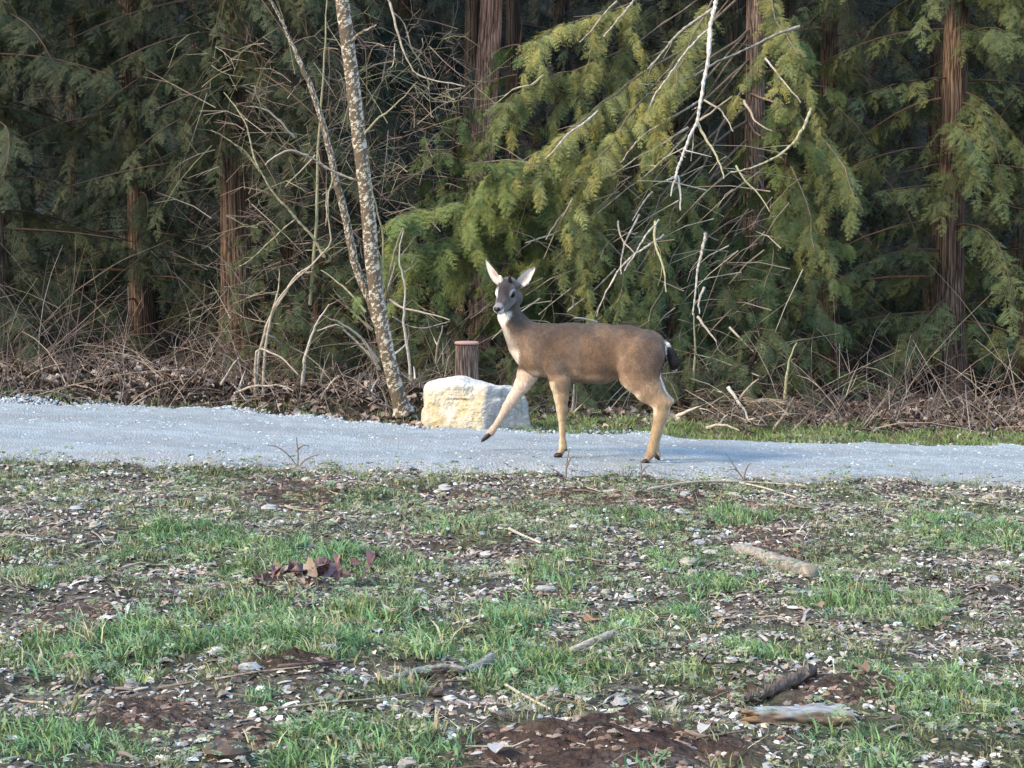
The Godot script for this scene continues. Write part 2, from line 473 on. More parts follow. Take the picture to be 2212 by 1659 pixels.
func make_deer(at: Vector3) -> void:
	var t := thing("deer", "young brown deer walking along the gravel path with one foreleg raised, looking back", "deer", at)
	t.scale = Vector3.ONE * (-at.z / 13.1)
	var F := Field.new(Vector3(-0.56, -0.06, -0.3), Vector3(0.84, 1.06, 0.36), 0.011)
	var B := func(x0, y0, r0, x1, y1, r1, s0, s1, lat, k):
		F.bone(dp(x0, y0, s0), r0 * Z, dp(x1, y1, s1), r1 * Z, lat, k)
	# trunk
	B.call(545, 738, 200, 760, 752, 214, 0, 0, 0.6, 0.03)
	B.call(760, 752, 214, 960, 757, 220, 0, 0, 0.68, 0.03)
	B.call(960, 757, 218, 1150, 733, 184, 0, 0, 0.64, 0.03)
	B.call(1150, 733, 183, 1305, 722, 148, 0, 0, 0.7, 0.03)
	B.call(440, 765, 104, 560, 745, 180, 0, 0, 0.66, 0.04)
	# neck
	B.call(408, 655, 144, 294, 490, 84, 0, 0.012, 0.66, 0.045)
	F.bone(dp(298, 480, 0.01), 78 * Z, hp(-0.035, -0.03, 0), 0.055, 0.9, 0.03)
	# near shoulder, foreleg
	B.call(610, 680, 90, 655, 860, 95, 0.085, 0.095, 0.6, 0.03)
	B.call(660, 890, 86, 672, 980, 74, 0.095, 0.09, 0.72, 0.022)
	B.call(672, 980, 72, 678, 1080, 54, 0.088, 0.085, 0.8, 0.02)
	B.call(678, 1080, 54, 682, 1165, 40, 0.085, 0.083, 0.9, 0.012)
	B.call(682, 1165, 41, 684, 1230, 33, 0.083, 0.082, 1, 0.012)
	B.call(684, 1230, 29, 688, 1410, 22, 0.082, 0.08, 1, 0.01)
	B.call(688, 1410, 29, 692, 1450, 30, 0.08, 0.08, 1, 0.01)
	B.call(692, 1450, 29, 668, 1502, 24, 0.08, 0.08, 1, 0.01)
	# far foreleg, reaching forward
	B.call(520, 800, 100, 440, 905, 80, -0.07, -0.08, 0.6, 0.04)
	B.call(440, 905, 78, 395, 1000, 62, -0.08, -0.085, 0.75, 0.03)
	B.call(395, 1000, 60, 325, 1105, 46, -0.085, -0.085, 0.85, 0.015)
	B.call(325, 1105, 46, 282, 1170, 40, -0.085, -0.085, 1, 0.012)
	B.call(282, 1170, 39, 255, 1215, 33, -0.085, -0.085, 1, 0.012)
	B.call(255, 1215, 29, 175, 1340, 22, -0.085, -0.085, 1, 0.01)
	B.call(175, 1340, 29, 155, 1368, 27, -0.085, -0.085, 1, 0.01)
	B.call(155, 1368, 27, 128, 1398, 20, -0.085, -0.085, 1, 0.01)
	# haunches and hind legs: the near one, then the far one a little behind it
	for e in [[0.0, 0.085, 1.0], [34.0, -0.08, 0.92]]:
		var o: float = e[0]; var s: float = e[1]; var q: float = e[2]
		B.call(1295 + o * 0.5, 755, 140 * q, 1240 + o, 885, 145 * q, s * 0.85, s * 1.08, 0.56, 0.024)
		B.call(1240 + o, 890, 138 * q, 1312 + o, 1010, 100 * q, s, s, 0.6, 0.03)
		B.call(1312 + o, 1010, 98 * q, 1400 + o, 1108, 62 * q, s, s, 0.62, 0.02)
		B.call(1405 + o, 1090, 44 * q, 1458 + o, 1108, 27 * q, s, s, 0.8, 0.02)
		B.call(1405 + o, 1120, 58 * q, 1400 + o, 1200, 50 * q, s, s, 0.7, 0.015)
		B.call(1400 + o, 1200, 49 * q, 1372 + o, 1310, 38 * q, s, s, 0.8, 0.012)
		B.call(1372 + o, 1310, 37 * q, 1342 + o, 1435, 34 * q, s, s, 0.9, 0.012)
		B.call(1342 + o, 1435, 37 * q, 1337 + o, 1470, 37 * q, s, s, 0.9, 0.01)
		if o == 0.0: B.call(1337, 1470, 34, 1302, 1528, 24, s, s, 1, 0.01)
		else: B.call(1337 + o, 1470, 32, 1380 + o * 0.6, 1512, 22, s, s, 1, 0.01)
	# tail
	B.call(1438, 678, 26, 1478, 745, 30, 0, 0, 0.9, 0.008)
	B.call(1478, 745, 32, 1500, 815, 40, 0, 0, 0.8, 0.012)
	B.call(1500, 815, 38, 1502, 868, 18, 0, 0, 0.8, 0.012)
	var mb := MB.new()
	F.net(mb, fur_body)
	# head on a finer grid
	var H := Field.new(HEAD + Vector3(-0.24, -0.24, -0.16), HEAD + Vector3(0.14, 0.13, 0.19), 0.0045)
	var L := func(s0, u0, w0, r0, s1, u1, w1, r1, k): H.bone(hp(s0, u0, w0), r0, hp(s1, u1, w1), r1, 1.0, k)
	L.call(-0.035, 0.018, 0, 0.062, 0.03, 0.016, 0, 0.058, 0.01)
	L.call(0.03, 0.008, 0, 0.053, 0.115, -0.012, 0, 0.036, 0.02)
	L.call(0.115, -0.014, 0, 0.036, 0.178, -0.022, 0, 0.03, 0.01)
	L.call(0.178, -0.022, 0.012, 0.024, 0.178, -0.022, -0.012, 0.024, 0.01)
	L.call(0.0, -0.062, 0, 0.046, 0.08, -0.058, 0, 0.034, 0.03)
	L.call(0.08, -0.056, 0, 0.033, 0.165, -0.05, 0, 0.021, 0.02)
	for e in [-1.0, 1.0]:
		L.call(0.005, -0.04, 0.03 * e, 0.045, 0.06, -0.035, 0.02 * e, 0.036, 0.02)
		L.call(0.02, 0.03, 0.044 * e, 0.02, 0.06, 0.02, 0.04 * e, 0.017, 0.015)
		L.call(-0.035, 0.02, 0.045 * e, 0.03, -0.045, 0.016, 0.062 * e, 0.022, 0.015)
	L.call(-0.035, -0.03, 0, 0.056, -0.06, -0.09, 0, 0.062, 0.02)
	H.net(mb, fur_head)
	ear(mb, hp(-0.045, 0.006, 0.056), dp(486, 116, -0.0), Vector3(-0.05, 0.2, 1), 0.031, 0.032)
	ear(mb, hp(-0.04, 0.022, -0.056), dp(117, 70, -0.04), Vector3(-0.75, 0.1, 0.65), 0.029, 0.028)
	obj("body", mb.mesh(), M.fur, t)
	# short hair lying back and down over the whole coat
	var hb := MB.new()
	hb.quad(Vector3(0, 0, -0.0014), Vector3(0.008, 0.001, -0.0012), Vector3(0.008, 0.001, 0.0012), Vector3(0, 0, 0.0014), Color.WHITE)
	hb.tri(Vector3(0.008, 0.001, -0.0012), Vector3(0.016, 0.0, 0.0), Vector3(0.008, 0.001, 0.0012), Color.WHITE)
	var places := []; var tints := PackedColorArray()
	for f in range(0, mb.idx.size(), 3):
		var a := mb.v[mb.idx[f]]; var b := mb.v[mb.idx[f + 1]]; var d := mb.v[mb.idx[f + 2]]
		var want := (b - a).cross(d - a).length() * 0.5 * 32000.0
		while want > 0.0:
			if want < 1.0 and rng.randf() > want: break
			want -= 1.0
			var u := rng.randf(); var w := rng.randf()
			if u + w > 1.0: u = 1.0 - u; w = 1.0 - w
			var p := a + (b - a) * u + (d - a) * w
			var n := mb.nrm[mb.idx[f]]
			var flow := Vector3(0.8, -0.55, 0.15)
			if p.y < 0.5: flow = Vector3(0.15, -1, 0)
			elif p.x < -0.2 and p.y > 0.98: flow = -HF + Vector3(0, -0.2, 0)
			elif p.x < -0.08 and p.y > 0.7: flow = Vector3(0.45, -0.9, 0.1)
			flow = flow - n * flow.dot(n)
			if flow.length() < 0.1: continue
			flow = flow.normalized() + n * rng.randf_range(0.08, 0.3) + n.cross(flow) * rng.randf_range(-0.3, 0.3)
			places.append(aim(flow, n, rng.randf_range(0.6, 1.15) * (0.6 if p.y < 0.42 or (p.x < -0.2 and p.y > 0.95) else 1.0), p - n * 0.001))
			var c := mb.c[mb.idx[f]]
			tints.append(c * rng.randf_range(0.8, 1.2))
	var hair := many("hair", hb.mesh(), M.litter, places, tints, t)
	hair.set_meta("kind", "stuff")
	for e in [-1.0, 1.0]:
		var eye := obj("eye", ball(Vector3(0.023, 0.017, 0.017)), M.eye, t)
		eye.transform = Transform3D(Basis(HF, HU, HW), hp(0.046, 0.003, 0.0515 * e))
		var a := MB.new()
		a.tube(PackedVector3Array([hp(-0.01, 0.06, 0.03 * e), hp(-0.012, 0.09, 0.032 * e), hp(-0.012, 0.105, 0.034 * e), hp(-0.012, 0.112, 0.034 * e)]), PackedFloat32Array([0.014, 0.011, 0.01, 0.005]), 9, Color.WHITE)
		obj("antler", a.mesh(), M.horn if e < 0 else M.hoof, t)
	var nz := MB.new()
	nz.tube(PackedVector3Array([hp(0.19, -0.018, -0.02), hp(0.197, -0.014, -0.01), hp(0.199, -0.016, 0.0), hp(0.197, -0.014, 0.01), hp(0.19, -0.018, 0.02)]), PackedFloat32Array([0.01, 0.0165, 0.015, 0.0165, 0.01]), 10, Color.WHITE)
	nz.tube(PackedVector3Array([hp(0.2, -0.02, 0.0), hp(0.201, -0.036, 0.0), hp(0.196, -0.046, 0)]), PackedFloat32Array([0.012, 0.006, 0.002]), 8, Color.WHITE)
	obj("nose", nz.mesh(), M.nose, t)
	hoof(t, dp(682, 1502, 0.08), dp(624, 1522, 0.08) + Vector3(0, 0.006, 0.01), 0.028)
	hoof(t, dp(150, 1378, -0.085), dp(82, 1442, -0.085), 0.024)
	hoof(t, dp(1312, 1530, 0.085), dp(1262, 1560, 0.085), 0.028)
	hoof(t, dp(1380, 1508, -0.08), dp(1408, 1548, -0.08), 0.024)
	for d in [[712, 1466, 0.08], [1362, 1478, 0.085], [1385, 1470, -0.08]]:
		var dew := obj("dew_claw", ball(Vector3(0.012, 0.01, 0.016)), M.hoof, t)
		dew.position = dp(d[0], d[1], d[2])

# ---------------------------------------------------------------- plants
func frond_mesh(L: float, n: int, droop: float, s: int, wide := 0.55) -> ArrayMesh:   # a flat, feathery spray, longest near its foot
	var r := RandomNumberGenerator.new(); r.seed = s
	var mb := MB.new()
	var axis := func(t: float) -> Vector3: return Vector3(L * t, -droop * t * t, 0.07 * L * sin(t * 4.0 + s))
	for i in n:
		var t0 := float(i) / n
		mb.quad(axis.call(t0) + Vector3(0, 0, 0.0025), axis.call(t0 + 1.0 / n) + Vector3(0, 0, 0.0015), axis.call(t0 + 1.0 / n) - Vector3(0, 0, 0.0015), axis.call(t0) - Vector3(0, 0, 0.0025), Color(0.75, 0.62, 0.45))
	for i in n:
		for sd in [-1.0, 1.0]:
			if r.randf() < 0.1: continue
			var t0 := (i + 0.35 + 0.3 * r.randf()) / n
			var b: Vector3 = axis.call(t0)
			var ln: float = L * wide * (1.08 - t0) * minf(1.0, 0.55 + t0 * 2.5) * r.randf_range(0.6, 1.2) + 0.012
			var fw := r.randf_range(0.45, 0.8)
			var d := Vector3(fw, r.randf_range(-0.3, 0.12), sd * sqrt(1.0 - fw * fw)).normalized()
			var sag := ln * r.randf_range(0.12, 0.4)
			var c := Color.WHITE * r.randf_range(0.72, 1.2)
			var mid := b + d * ln * 0.5 - Vector3(0, sag * 0.25, 0)
			var tip := b + d * ln - Vector3(0, sag, 0)
			var w := Vector3(-d.z, 0, d.x) * 0.0035
			mb.quad(b + w * 0.7, mid + w, mid - w, b - w * 0.7, c * 0.9)
			mb.tri(mid + w, tip, mid - w, c)
			var m := 3 + int(ln / 0.028)
			for k in m:
				var tk := (k + 0.6) / (m + 0.3)
				var p := b.lerp(mid, tk * 2.0) if tk < 0.5 else mid.lerp(tip, tk * 2.0 - 1.0)
				for e in [-1.0, 1.0]:
					var q: Vector3 = (d * 0.85 + Vector3(-d.z, 0, d.x) * e * 0.7 + Vector3(0, r.randf_range(-0.5, 0.1), 0)).normalized()
					var l2 := (0.03 + 0.2 * ln) * (1.15 - tk) * r.randf_range(0.6, 1.25)
					var wq := d * 0.0042
					mb.quad(p - wq, p + q * l2 * 0.6 - wq * 0.7, p + q * l2, p + q * l2 * 0.55 + wq, c * r.randf_range(0.8, 1.15))
	return mb.mesh()

func aim(dir: Vector3, up: Vector3, scale: float, at: Vector3) -> Transform3D:    # local x along dir, local y near up
	var x := dir.normalized()
	var z := x.cross(up)
	if z.length() < 0.02: z = x.cross(Vector3.RIGHT)
	z = z.normalized()
	return Transform3D(Basis(x, z.cross(x), z) * scale, at)

func tint(c: Color, spread: float, warm := 0.0) -> Color:
	var k := 1.0 + rng.randf_range(-spread, spread)
	var w := rng.randf_range(-warm, warm)
	return Color(maxf(0.0, c.r * k * (1.0 + w)), maxf(0.0, c.g * k), maxf(0.0, c.b * k * (1.0 - w)))

func along(pts: PackedVector3Array, t: float) -> Vector3:
	var f := t * (pts.size() - 1)
	var i := mini(int(f), pts.size() - 2)
	return pts[i].lerp(pts[i + 1], f - i)

func smooth_line(pts: PackedVector3Array, per := 4) -> PackedVector3Array:
	var o := PackedVector3Array()
	for i in pts.size() - 1:
		var a := pts[maxi(i - 1, 0)]; var b := pts[i]; var c := pts[i + 1]; var d := pts[mini(i + 2, pts.size() - 1)]
		for k in per: o.append(b.cubic_interpolate(c, a, d, float(k) / per))
	o.append(pts[-1])
	return o

func limb_mesh(pts: PackedVector3Array, r0: float, r1: float, sides := 6, vs := 2.0, s := 0) -> ArrayMesh:
	var mb := MB.new()
	limb(mb, pts, r0, r1, sides, Color.WHITE, vs, s)
	return mb.mesh()

func limb(mb: MB, pts: PackedVector3Array, r0: float, r1: float, sides := 5, col := Color.WHITE, vs := 2.0, s := 0) -> void:
	var rr := PackedFloat32Array()
	for i in pts.size(): rr.append(lerpf(r0, r1, float(i) / (pts.size() - 1)))
	mb.tube(pts, rr, sides, col, vs, 0.06, s)

func sprays_on(pts: PackedVector3Array, from: float, gap: float, size: float, places: Array, tints: PackedColorArray, col: Color, hang := 0.55) -> void:
	var ln := 0.0
	for i in pts.size() - 1: ln += pts[i].distance_to(pts[i + 1])
	var n := int(ln * (1.0 - from) / gap)
	for i in n:
		var t := from + (1.0 - from) * (i + rng.randf()) / n
		var p := along(pts, t)
		var d := (along(pts, minf(t + 0.04, 1.0)) - along(pts, maxf(t - 0.04, 0.0))).normalized()
		var side := d.cross(Vector3.UP).normalized()
		for e in [-1.0, 1.0]:
			var q: Vector3 = d * rng.randf_range(0.25, 0.9) + side * e * rng.randf_range(0.25, 1.0) + Vector3.DOWN * rng.randf_range(0.0, 1.3) * hang * 1.5
			var sc := size * rng.randf_range(0.65, 1.25) * (1.05 - 0.35 * t)
			places.append(aim(q, Vector3.UP + side * rng.randf_range(-0.9, 0.9) + d * rng.randf_range(-0.4, 0.4), sc, p))
			tints.append(tint(col, 0.3, 0.14))
	places.append(aim(along(pts, 1.0) - along(pts, 0.9) + Vector3.DOWN * 0.1, Vector3.UP, size, along(pts, 0.97)))
	tints.append(tint(col, 0.2, 0.1))

func drooping(base: Vector3, az: float, ln: float, lift: float, sag: float) -> PackedVector3Array:
	var o := PackedVector3Array()
	var d := Vector3(cos(az), 0, sin(az))
	var w := rng.randf_range(-0.3, 0.3)
	for i in 8:
		var t := i / 7.0
		o.append(base + d.rotated(Vector3.UP, w * t) * ln * t + Vector3.UP * (lift * ln * t - sag * ln * t * t))
	return o

# a conifer: trunk, one mesh of limbs, one crown of sprays
func conifer(called: String, label: String, base: Vector3, lean: Vector2, H: float, r0: float, nb: int, h0: float, reach: float, col: Color, bark: Color, kind := 0, size := 1.0, gap := 0.16, group := "", fronts := 0) -> Node3D:
	base.y = G(base.x, base.z) - 0.05
	var t := thing(called, label, "tree", base, group)
	var pts := PackedVector3Array()
	for i in 9:
		var k := i / 8.0
		pts.append(Vector3(lean.x * H * k + 0.05 * sin(k * 7.0 + base.x), H * k, lean.y * H * k + 0.05 * cos(k * 6.0)))
	var mb := MB.new()
	var rr := PackedFloat32Array()
	var pf := PackedVector3Array()
	for i in 25:
		var k := i / 24.0
		pf.append(along(pts, k))
		rr.append(r0 * (1.0 - 0.85 * k) * (1.0 + 0.55 * exp(-k * H / 0.35)))
	mb.tube(pf, rr, 14, bark, 0.4, 0.05, int(base.x * 31.0))
	obj("trunk", mb.mesh(), M.cedar, t)
	var places := []; var tints := PackedColorArray()
	var br := MB.new()
	for i in nb:
		var h := h0 + (H * 0.97 - h0) * pow((i + rng.randf()) / nb, 1.25)
		var ln := reach * (1.0 - 0.72 * h / H) * rng.randf_range(0.7, 1.15)
		var line := drooping(along(pts, h / H), i * 2.4 + rng.randf_range(-0.4, 0.4), ln, rng.randf_range(-0.05, 0.15), rng.randf_range(0.15, 0.5))
		limb(br, line, 0.006 + ln * 0.004, 0.002, 4, bark * 0.6)
		sprays_on(line, 0.1, gap * (1.0 if h < 6.5 else 2.2), size * (1.0 if h < 6.5 else 1.7), places, tints, col)
	for i in fronts:                                  # short boughs hanging before the trunk
		var h := rng.randf_range(maxf(h0, 2.1), 6.5)
		var line := drooping(along(pts, h / H), PI * 0.5 + rng.randf_range(-1.0, 1.0), rng.randf_range(0.5, 1.3), 0.05, rng.randf_range(0.3, 0.9))
		limb(br, line, 0.009, 0.002, 4, bark * 0.6)
		sprays_on(line, 0.05, gap * 0.8, size, places, tints, col, 0.8)
	var l := obj("branches", br.mesh(), M.twig, t)
	l.set_meta("kind", "stuff")
	many("crown", M.fronds[kind], M.needle, places, tints, t)
	return t

func tuft_mesh(n: int, h: float, spread: float, lean: float, w: float, s: int) -> ArrayMesh:
	var r := RandomNumberGenerator.new(); r.seed = s
	var mb := MB.new()
	for i in n:
		var a := r.randf() * TAU; var d := sqrt(r.randf()) * spread
		var p := Vector3(cos(a) * d, -0.005, sin(a) * d)
		var b := r.randf() * TAU
		var o := Vector3(cos(b), 0, sin(b)) * lean * r.randf_range(0.3, 1.2) + Vector3(p.x, 0, p.z) * 0.6
		var ht := h * r.randf_range(0.55, 1.2)
		var sd := Vector3(-sin(b + 0.7), 0, cos(b + 0.7)) * w * r.randf_range(0.7, 1.3)
		var c := Color.WHITE * r.randf_range(0.72, 1.25)
		c.r *= r.randf_range(0.85, 1.25)
		var m := p + o * 0.35 + Vector3.UP * ht * 0.6
		var tp := p + o + Vector3.UP * ht * r.randf_range(0.75, 1.0)
		mb.quad(p - sd, p + sd, m + sd * 0.8, m - sd * 0.8, c)
		mb.tri(m - sd * 0.8, m + sd * 0.8, tp, c)
	return mb.mesh()

func weed_mesh(n: int, radius: float, up: float, s: int) -> ArrayMesh:      # a low rosette of small leaves
	var r := RandomNumberGenerator.new(); r.seed = s
	var mb := MB.new()
	for i in n:
		var a := TAU * i / n * 2.4 + r.randf_range(-0.4, 0.4)
		var d := Vector3(cos(a), 0, sin(a)); var sd := Vector3(-d.z, 0, d.x)
		var l := radius * r.randf_range(0.6, 1.2); var y := up * r.randf_range(0.3, 1.2)
		var c := Color.WHITE * r.randf_range(0.7, 1.25)
		var b := d * l * 0.25 + Vector3(0, y * 0.4, 0); var m := d * l * 0.65 + Vector3(0, y, 0); var e := d * l + Vector3(0, y * 0.7, 0)
		mb.tri(b, m + sd * l * 0.3, m - sd * l * 0.3, c)
		mb.tri(e, m - sd * l * 0.3, m + sd * l * 0.3, c * 0.92)
	return mb.mesh()

func pebble_mesh(s: int, flat: float, sub := 1) -> ArrayMesh:
	var r := RandomNumberGenerator.new(); r.seed = s
	var mb := MB.new()
	var rings := 3 + sub; var seg := 5 + sub * 2
	var grid := []
	for i in rings + 1:
		var row := []
		var th := PI * i / rings
		for k in seg:
			var a := TAU * (k + 0.5 * (i % 2)) / seg
			var q := Vector3(sin(th) * cos(a), cos(th) * flat, sin(th) * sin(a)) * r.randf_range(0.78, 1.12)
			row.append(q if i > 0 and i < rings else Vector3(0, cos(th) * flat * 0.9, 0))
		grid.append(row)
	for i in rings:
		for k in seg:
			var k2 := (k + 1) % seg
			var c := Color.WHITE * r.randf_range(0.88, 1.1)
			var A: Vector3 = grid[i][k]; var B: Vector3 = grid[i][k2]; var C: Vector3 = grid[i + 1][k]; var D: Vector3 = grid[i + 1][k2]
			if i > 0: mb.tri(A, C, B, c) if (A - B).cross(A - C).dot(A) > 0 else mb.tri(A, B, C, c)
			if i < rings - 1: mb.tri(B, C, D, c) if (B - D).cross(B - C).dot(B) > 0 else mb.tri(B, D, C, c)
	return mb.mesh()

func chip_mesh(s: int, long: float, curl: float) -> ArrayMesh:            # a splinter of bark or wood, with thickness
	var r := RandomNumberGenerator.new(); r.seed = s
	var mb := MB.new()
	var n := 3
	var top := []; var bot := []
	for i in n + 1:
		var t := float(i) / n
		var w := 0.5 * (0.5 + 0.5 * sin(PI * clampf(t, 0.1, 0.9))) * r.randf_range(0.7, 1.2)
		var y := curl * sin(PI * t) + 0.08
		var x := (t - 0.5) * long
		top.append([Vector3(x, y, -w), Vector3(x, y + curl * 0.5 * r.randf(), w)])
		bot.append([Vector3(x, y - 0.16, -w), Vector3(x, y - 0.16, w)])
	for i in n:
		var c := Color.WHITE * r.randf_range(0.8, 1.15)
		mb.quad(top[i][0], top[i + 1][0], top[i + 1][1], top[i][1], c)
		mb.quad(top[i][0], bot[i][0], bot[i + 1][0], top[i + 1][0], c * 0.85)
		mb.quad(top[i][1], top[i + 1][1], bot[i + 1][1], bot[i][1], c * 0.85)
	mb.quad(top[0][0], top[0][1], bot[0][1], bot[0][0], Color.WHITE)
	mb.quad(top[n][0], bot[n][0], bot[n][1], top[n][1], Color.WHITE)
	return mb.mesh()

func leaf_mesh(s: int, curl: float, lobes := 0.12) -> ArrayMesh:                            # a curled dead leaf, 1 long
	var r := RandomNumberGenerator.new(); r.seed = s
	var mb := MB.new()
	var n := 9
	var prev := []
	for i in n + 1:
		var t := float(i) / n
		var w := 0.34 * pow(sin(PI * clampf(t * 0.94 + 0.03, 0.0, 1.0)), 0.7) * (1.0 + lobes * r.randf_range(-1, 1))
		var x := t - 0.5
		var y := curl * 0.5 * sin(PI * t) + r.randf_range(-0.03, 0.03)
		var row := [Vector3(x, y + curl * w * r.randf_range(0.5, 1.4), -w), Vector3(x, y - 0.03, 0), Vector3(x, y + curl * w * r.randf_range(0.3, 1.5), w)]
		if i > 0:
			for k in 2: mb.quad(prev[k], row[k], row[k + 1], prev[k + 1], Color.WHITE * r.randf_range(0.8, 1.15))
		prev = row
	mb.quad(Vector3(-0.5, 0, 0.008), Vector3(-0.72, 0.05, 0.006), Vector3(-0.72, 0.05, -0.006), Vector3(-0.5, 0, -0.008), Color(0.7, 0.6, 0.5))
	return mb.mesh()

# ---------------------------------------------------------------- where things grow, in metres on the ground
var grass_spots := []      # [centre, radius across, radius in depth, how thick]
var bare_spots := []

func spot(list: Array, u: float, w: float, ru: float, rw: float, k: float) -> void:
	var p := on_ground(u, w)
	var a := on_ground(u + ru, w)
	var b := on_ground(u, w + rw)
	list.append([p, a.x - p.x, maxf(absf(b.z - p.z), 0.08), k])

func cover(list: Array, x: float, z: float) -> float:
	var s := 0.0
	for g in list:
		var dx: float = (x - g[0].x) / g[1]; var dz: float = (z - g[0].z) / g[2]
		var q := dx * dx + dz * dz
		if q < 2.2: s = maxf(s, g[3] * smoothstep(1.5, 0.4, q + 0.7 * patchy.get_noise_2d(x * 3.0, z * 3.0)))
	return s

func lay_out() -> void:
	for a in [[700, 1215, 230, 35, 0.75], [640, 1375, 170, 55, 1.0], [800, 1335, 120, 50, 0.85], [560, 1320, 90, 50, 0.8], [1105, 1350, 65, 75, 1.0], [925, 1405, 60, 30, 1.0], [1345, 1375, 60, 30, 0.95],
			[1560, 1255, 100, 48, 0.6], [1640, 1412, 85, 18, 0.95], [1150, 1475, 200, 34, 0.75], [1480, 1450, 110, 30, 0.5], [800, 1605, 230, 60, 1.0], [620, 1645, 120, 36, 1.0], [960, 1645, 90, 45, 1.0],
			[560, 1530, 60, 24, 0.4], [1420, 1672, 60, 14, 0.4], [1180, 1672, 40, 12, 0.5], [1580, 1120, 70, 22, 0.75], [1350, 1130, 130, 18, 0.45], [860, 1482, 160, 24, 0.45], [1240, 1210, 80, 26, 0.25], [1450, 1230, 60, 24, 0.25],
			[1010, 1140, 110, 20, 0.3], [760, 1085, 140, 18, 0.25], [1450, 1330, 80, 24, 0.35], [1180, 1300, 70, 34, 0.35], [530, 1230, 70, 30, 0.6],
			[250, 1400, 180, 80, 1.0], [120, 1600, 220, 70, 0.8], [380, 1180, 120, 40, 0.7], [1900, 1300, 130, 50, 0.6], [2050, 1500, 180, 60, 0.7], [1850, 1620, 120, 40, 0.8], [60, 1250, 120, 50, 0.6], [2100, 1150, 150, 40, 0.6]]:
		spot(grass_spots, a[0], a[1], a[2], a[3], a[4])
	for a in [[1310, 1598, 300, 82, 1.0], [610, 1432, 130, 20, 0.9], [590, 1268, 80, 24, 0.9], [640, 1085, 120, 26, 0.7], [980, 1055, 90, 14, 0.9], [1420, 1075, 230, 22, 0.8], [1660, 1180, 80, 34, 0.6], [530, 1600, 60, 44, 0.9],
			[900, 1440, 90, 14, 0.6], [1640, 1490, 120, 26, 0.7], [1230, 1290, 60, 16, 0.5], [1820, 1480, 160, 40, 0.8], [300, 1550, 140, 40, 0.8], [150, 1350, 90, 40, 0.6]]:
		spot(bare_spots, a[0], a[1], a[2], a[3], a[4])

# ---------------------------------------------------------------- ground and path
func spaced(near: float, far: float, step: float) -> Array:
	var o := [0.0]
	while o[-1] < far: o.append(o[-1] + (step if o[-1] < near else step + (o[-1] - near) * 0.35))
	return o

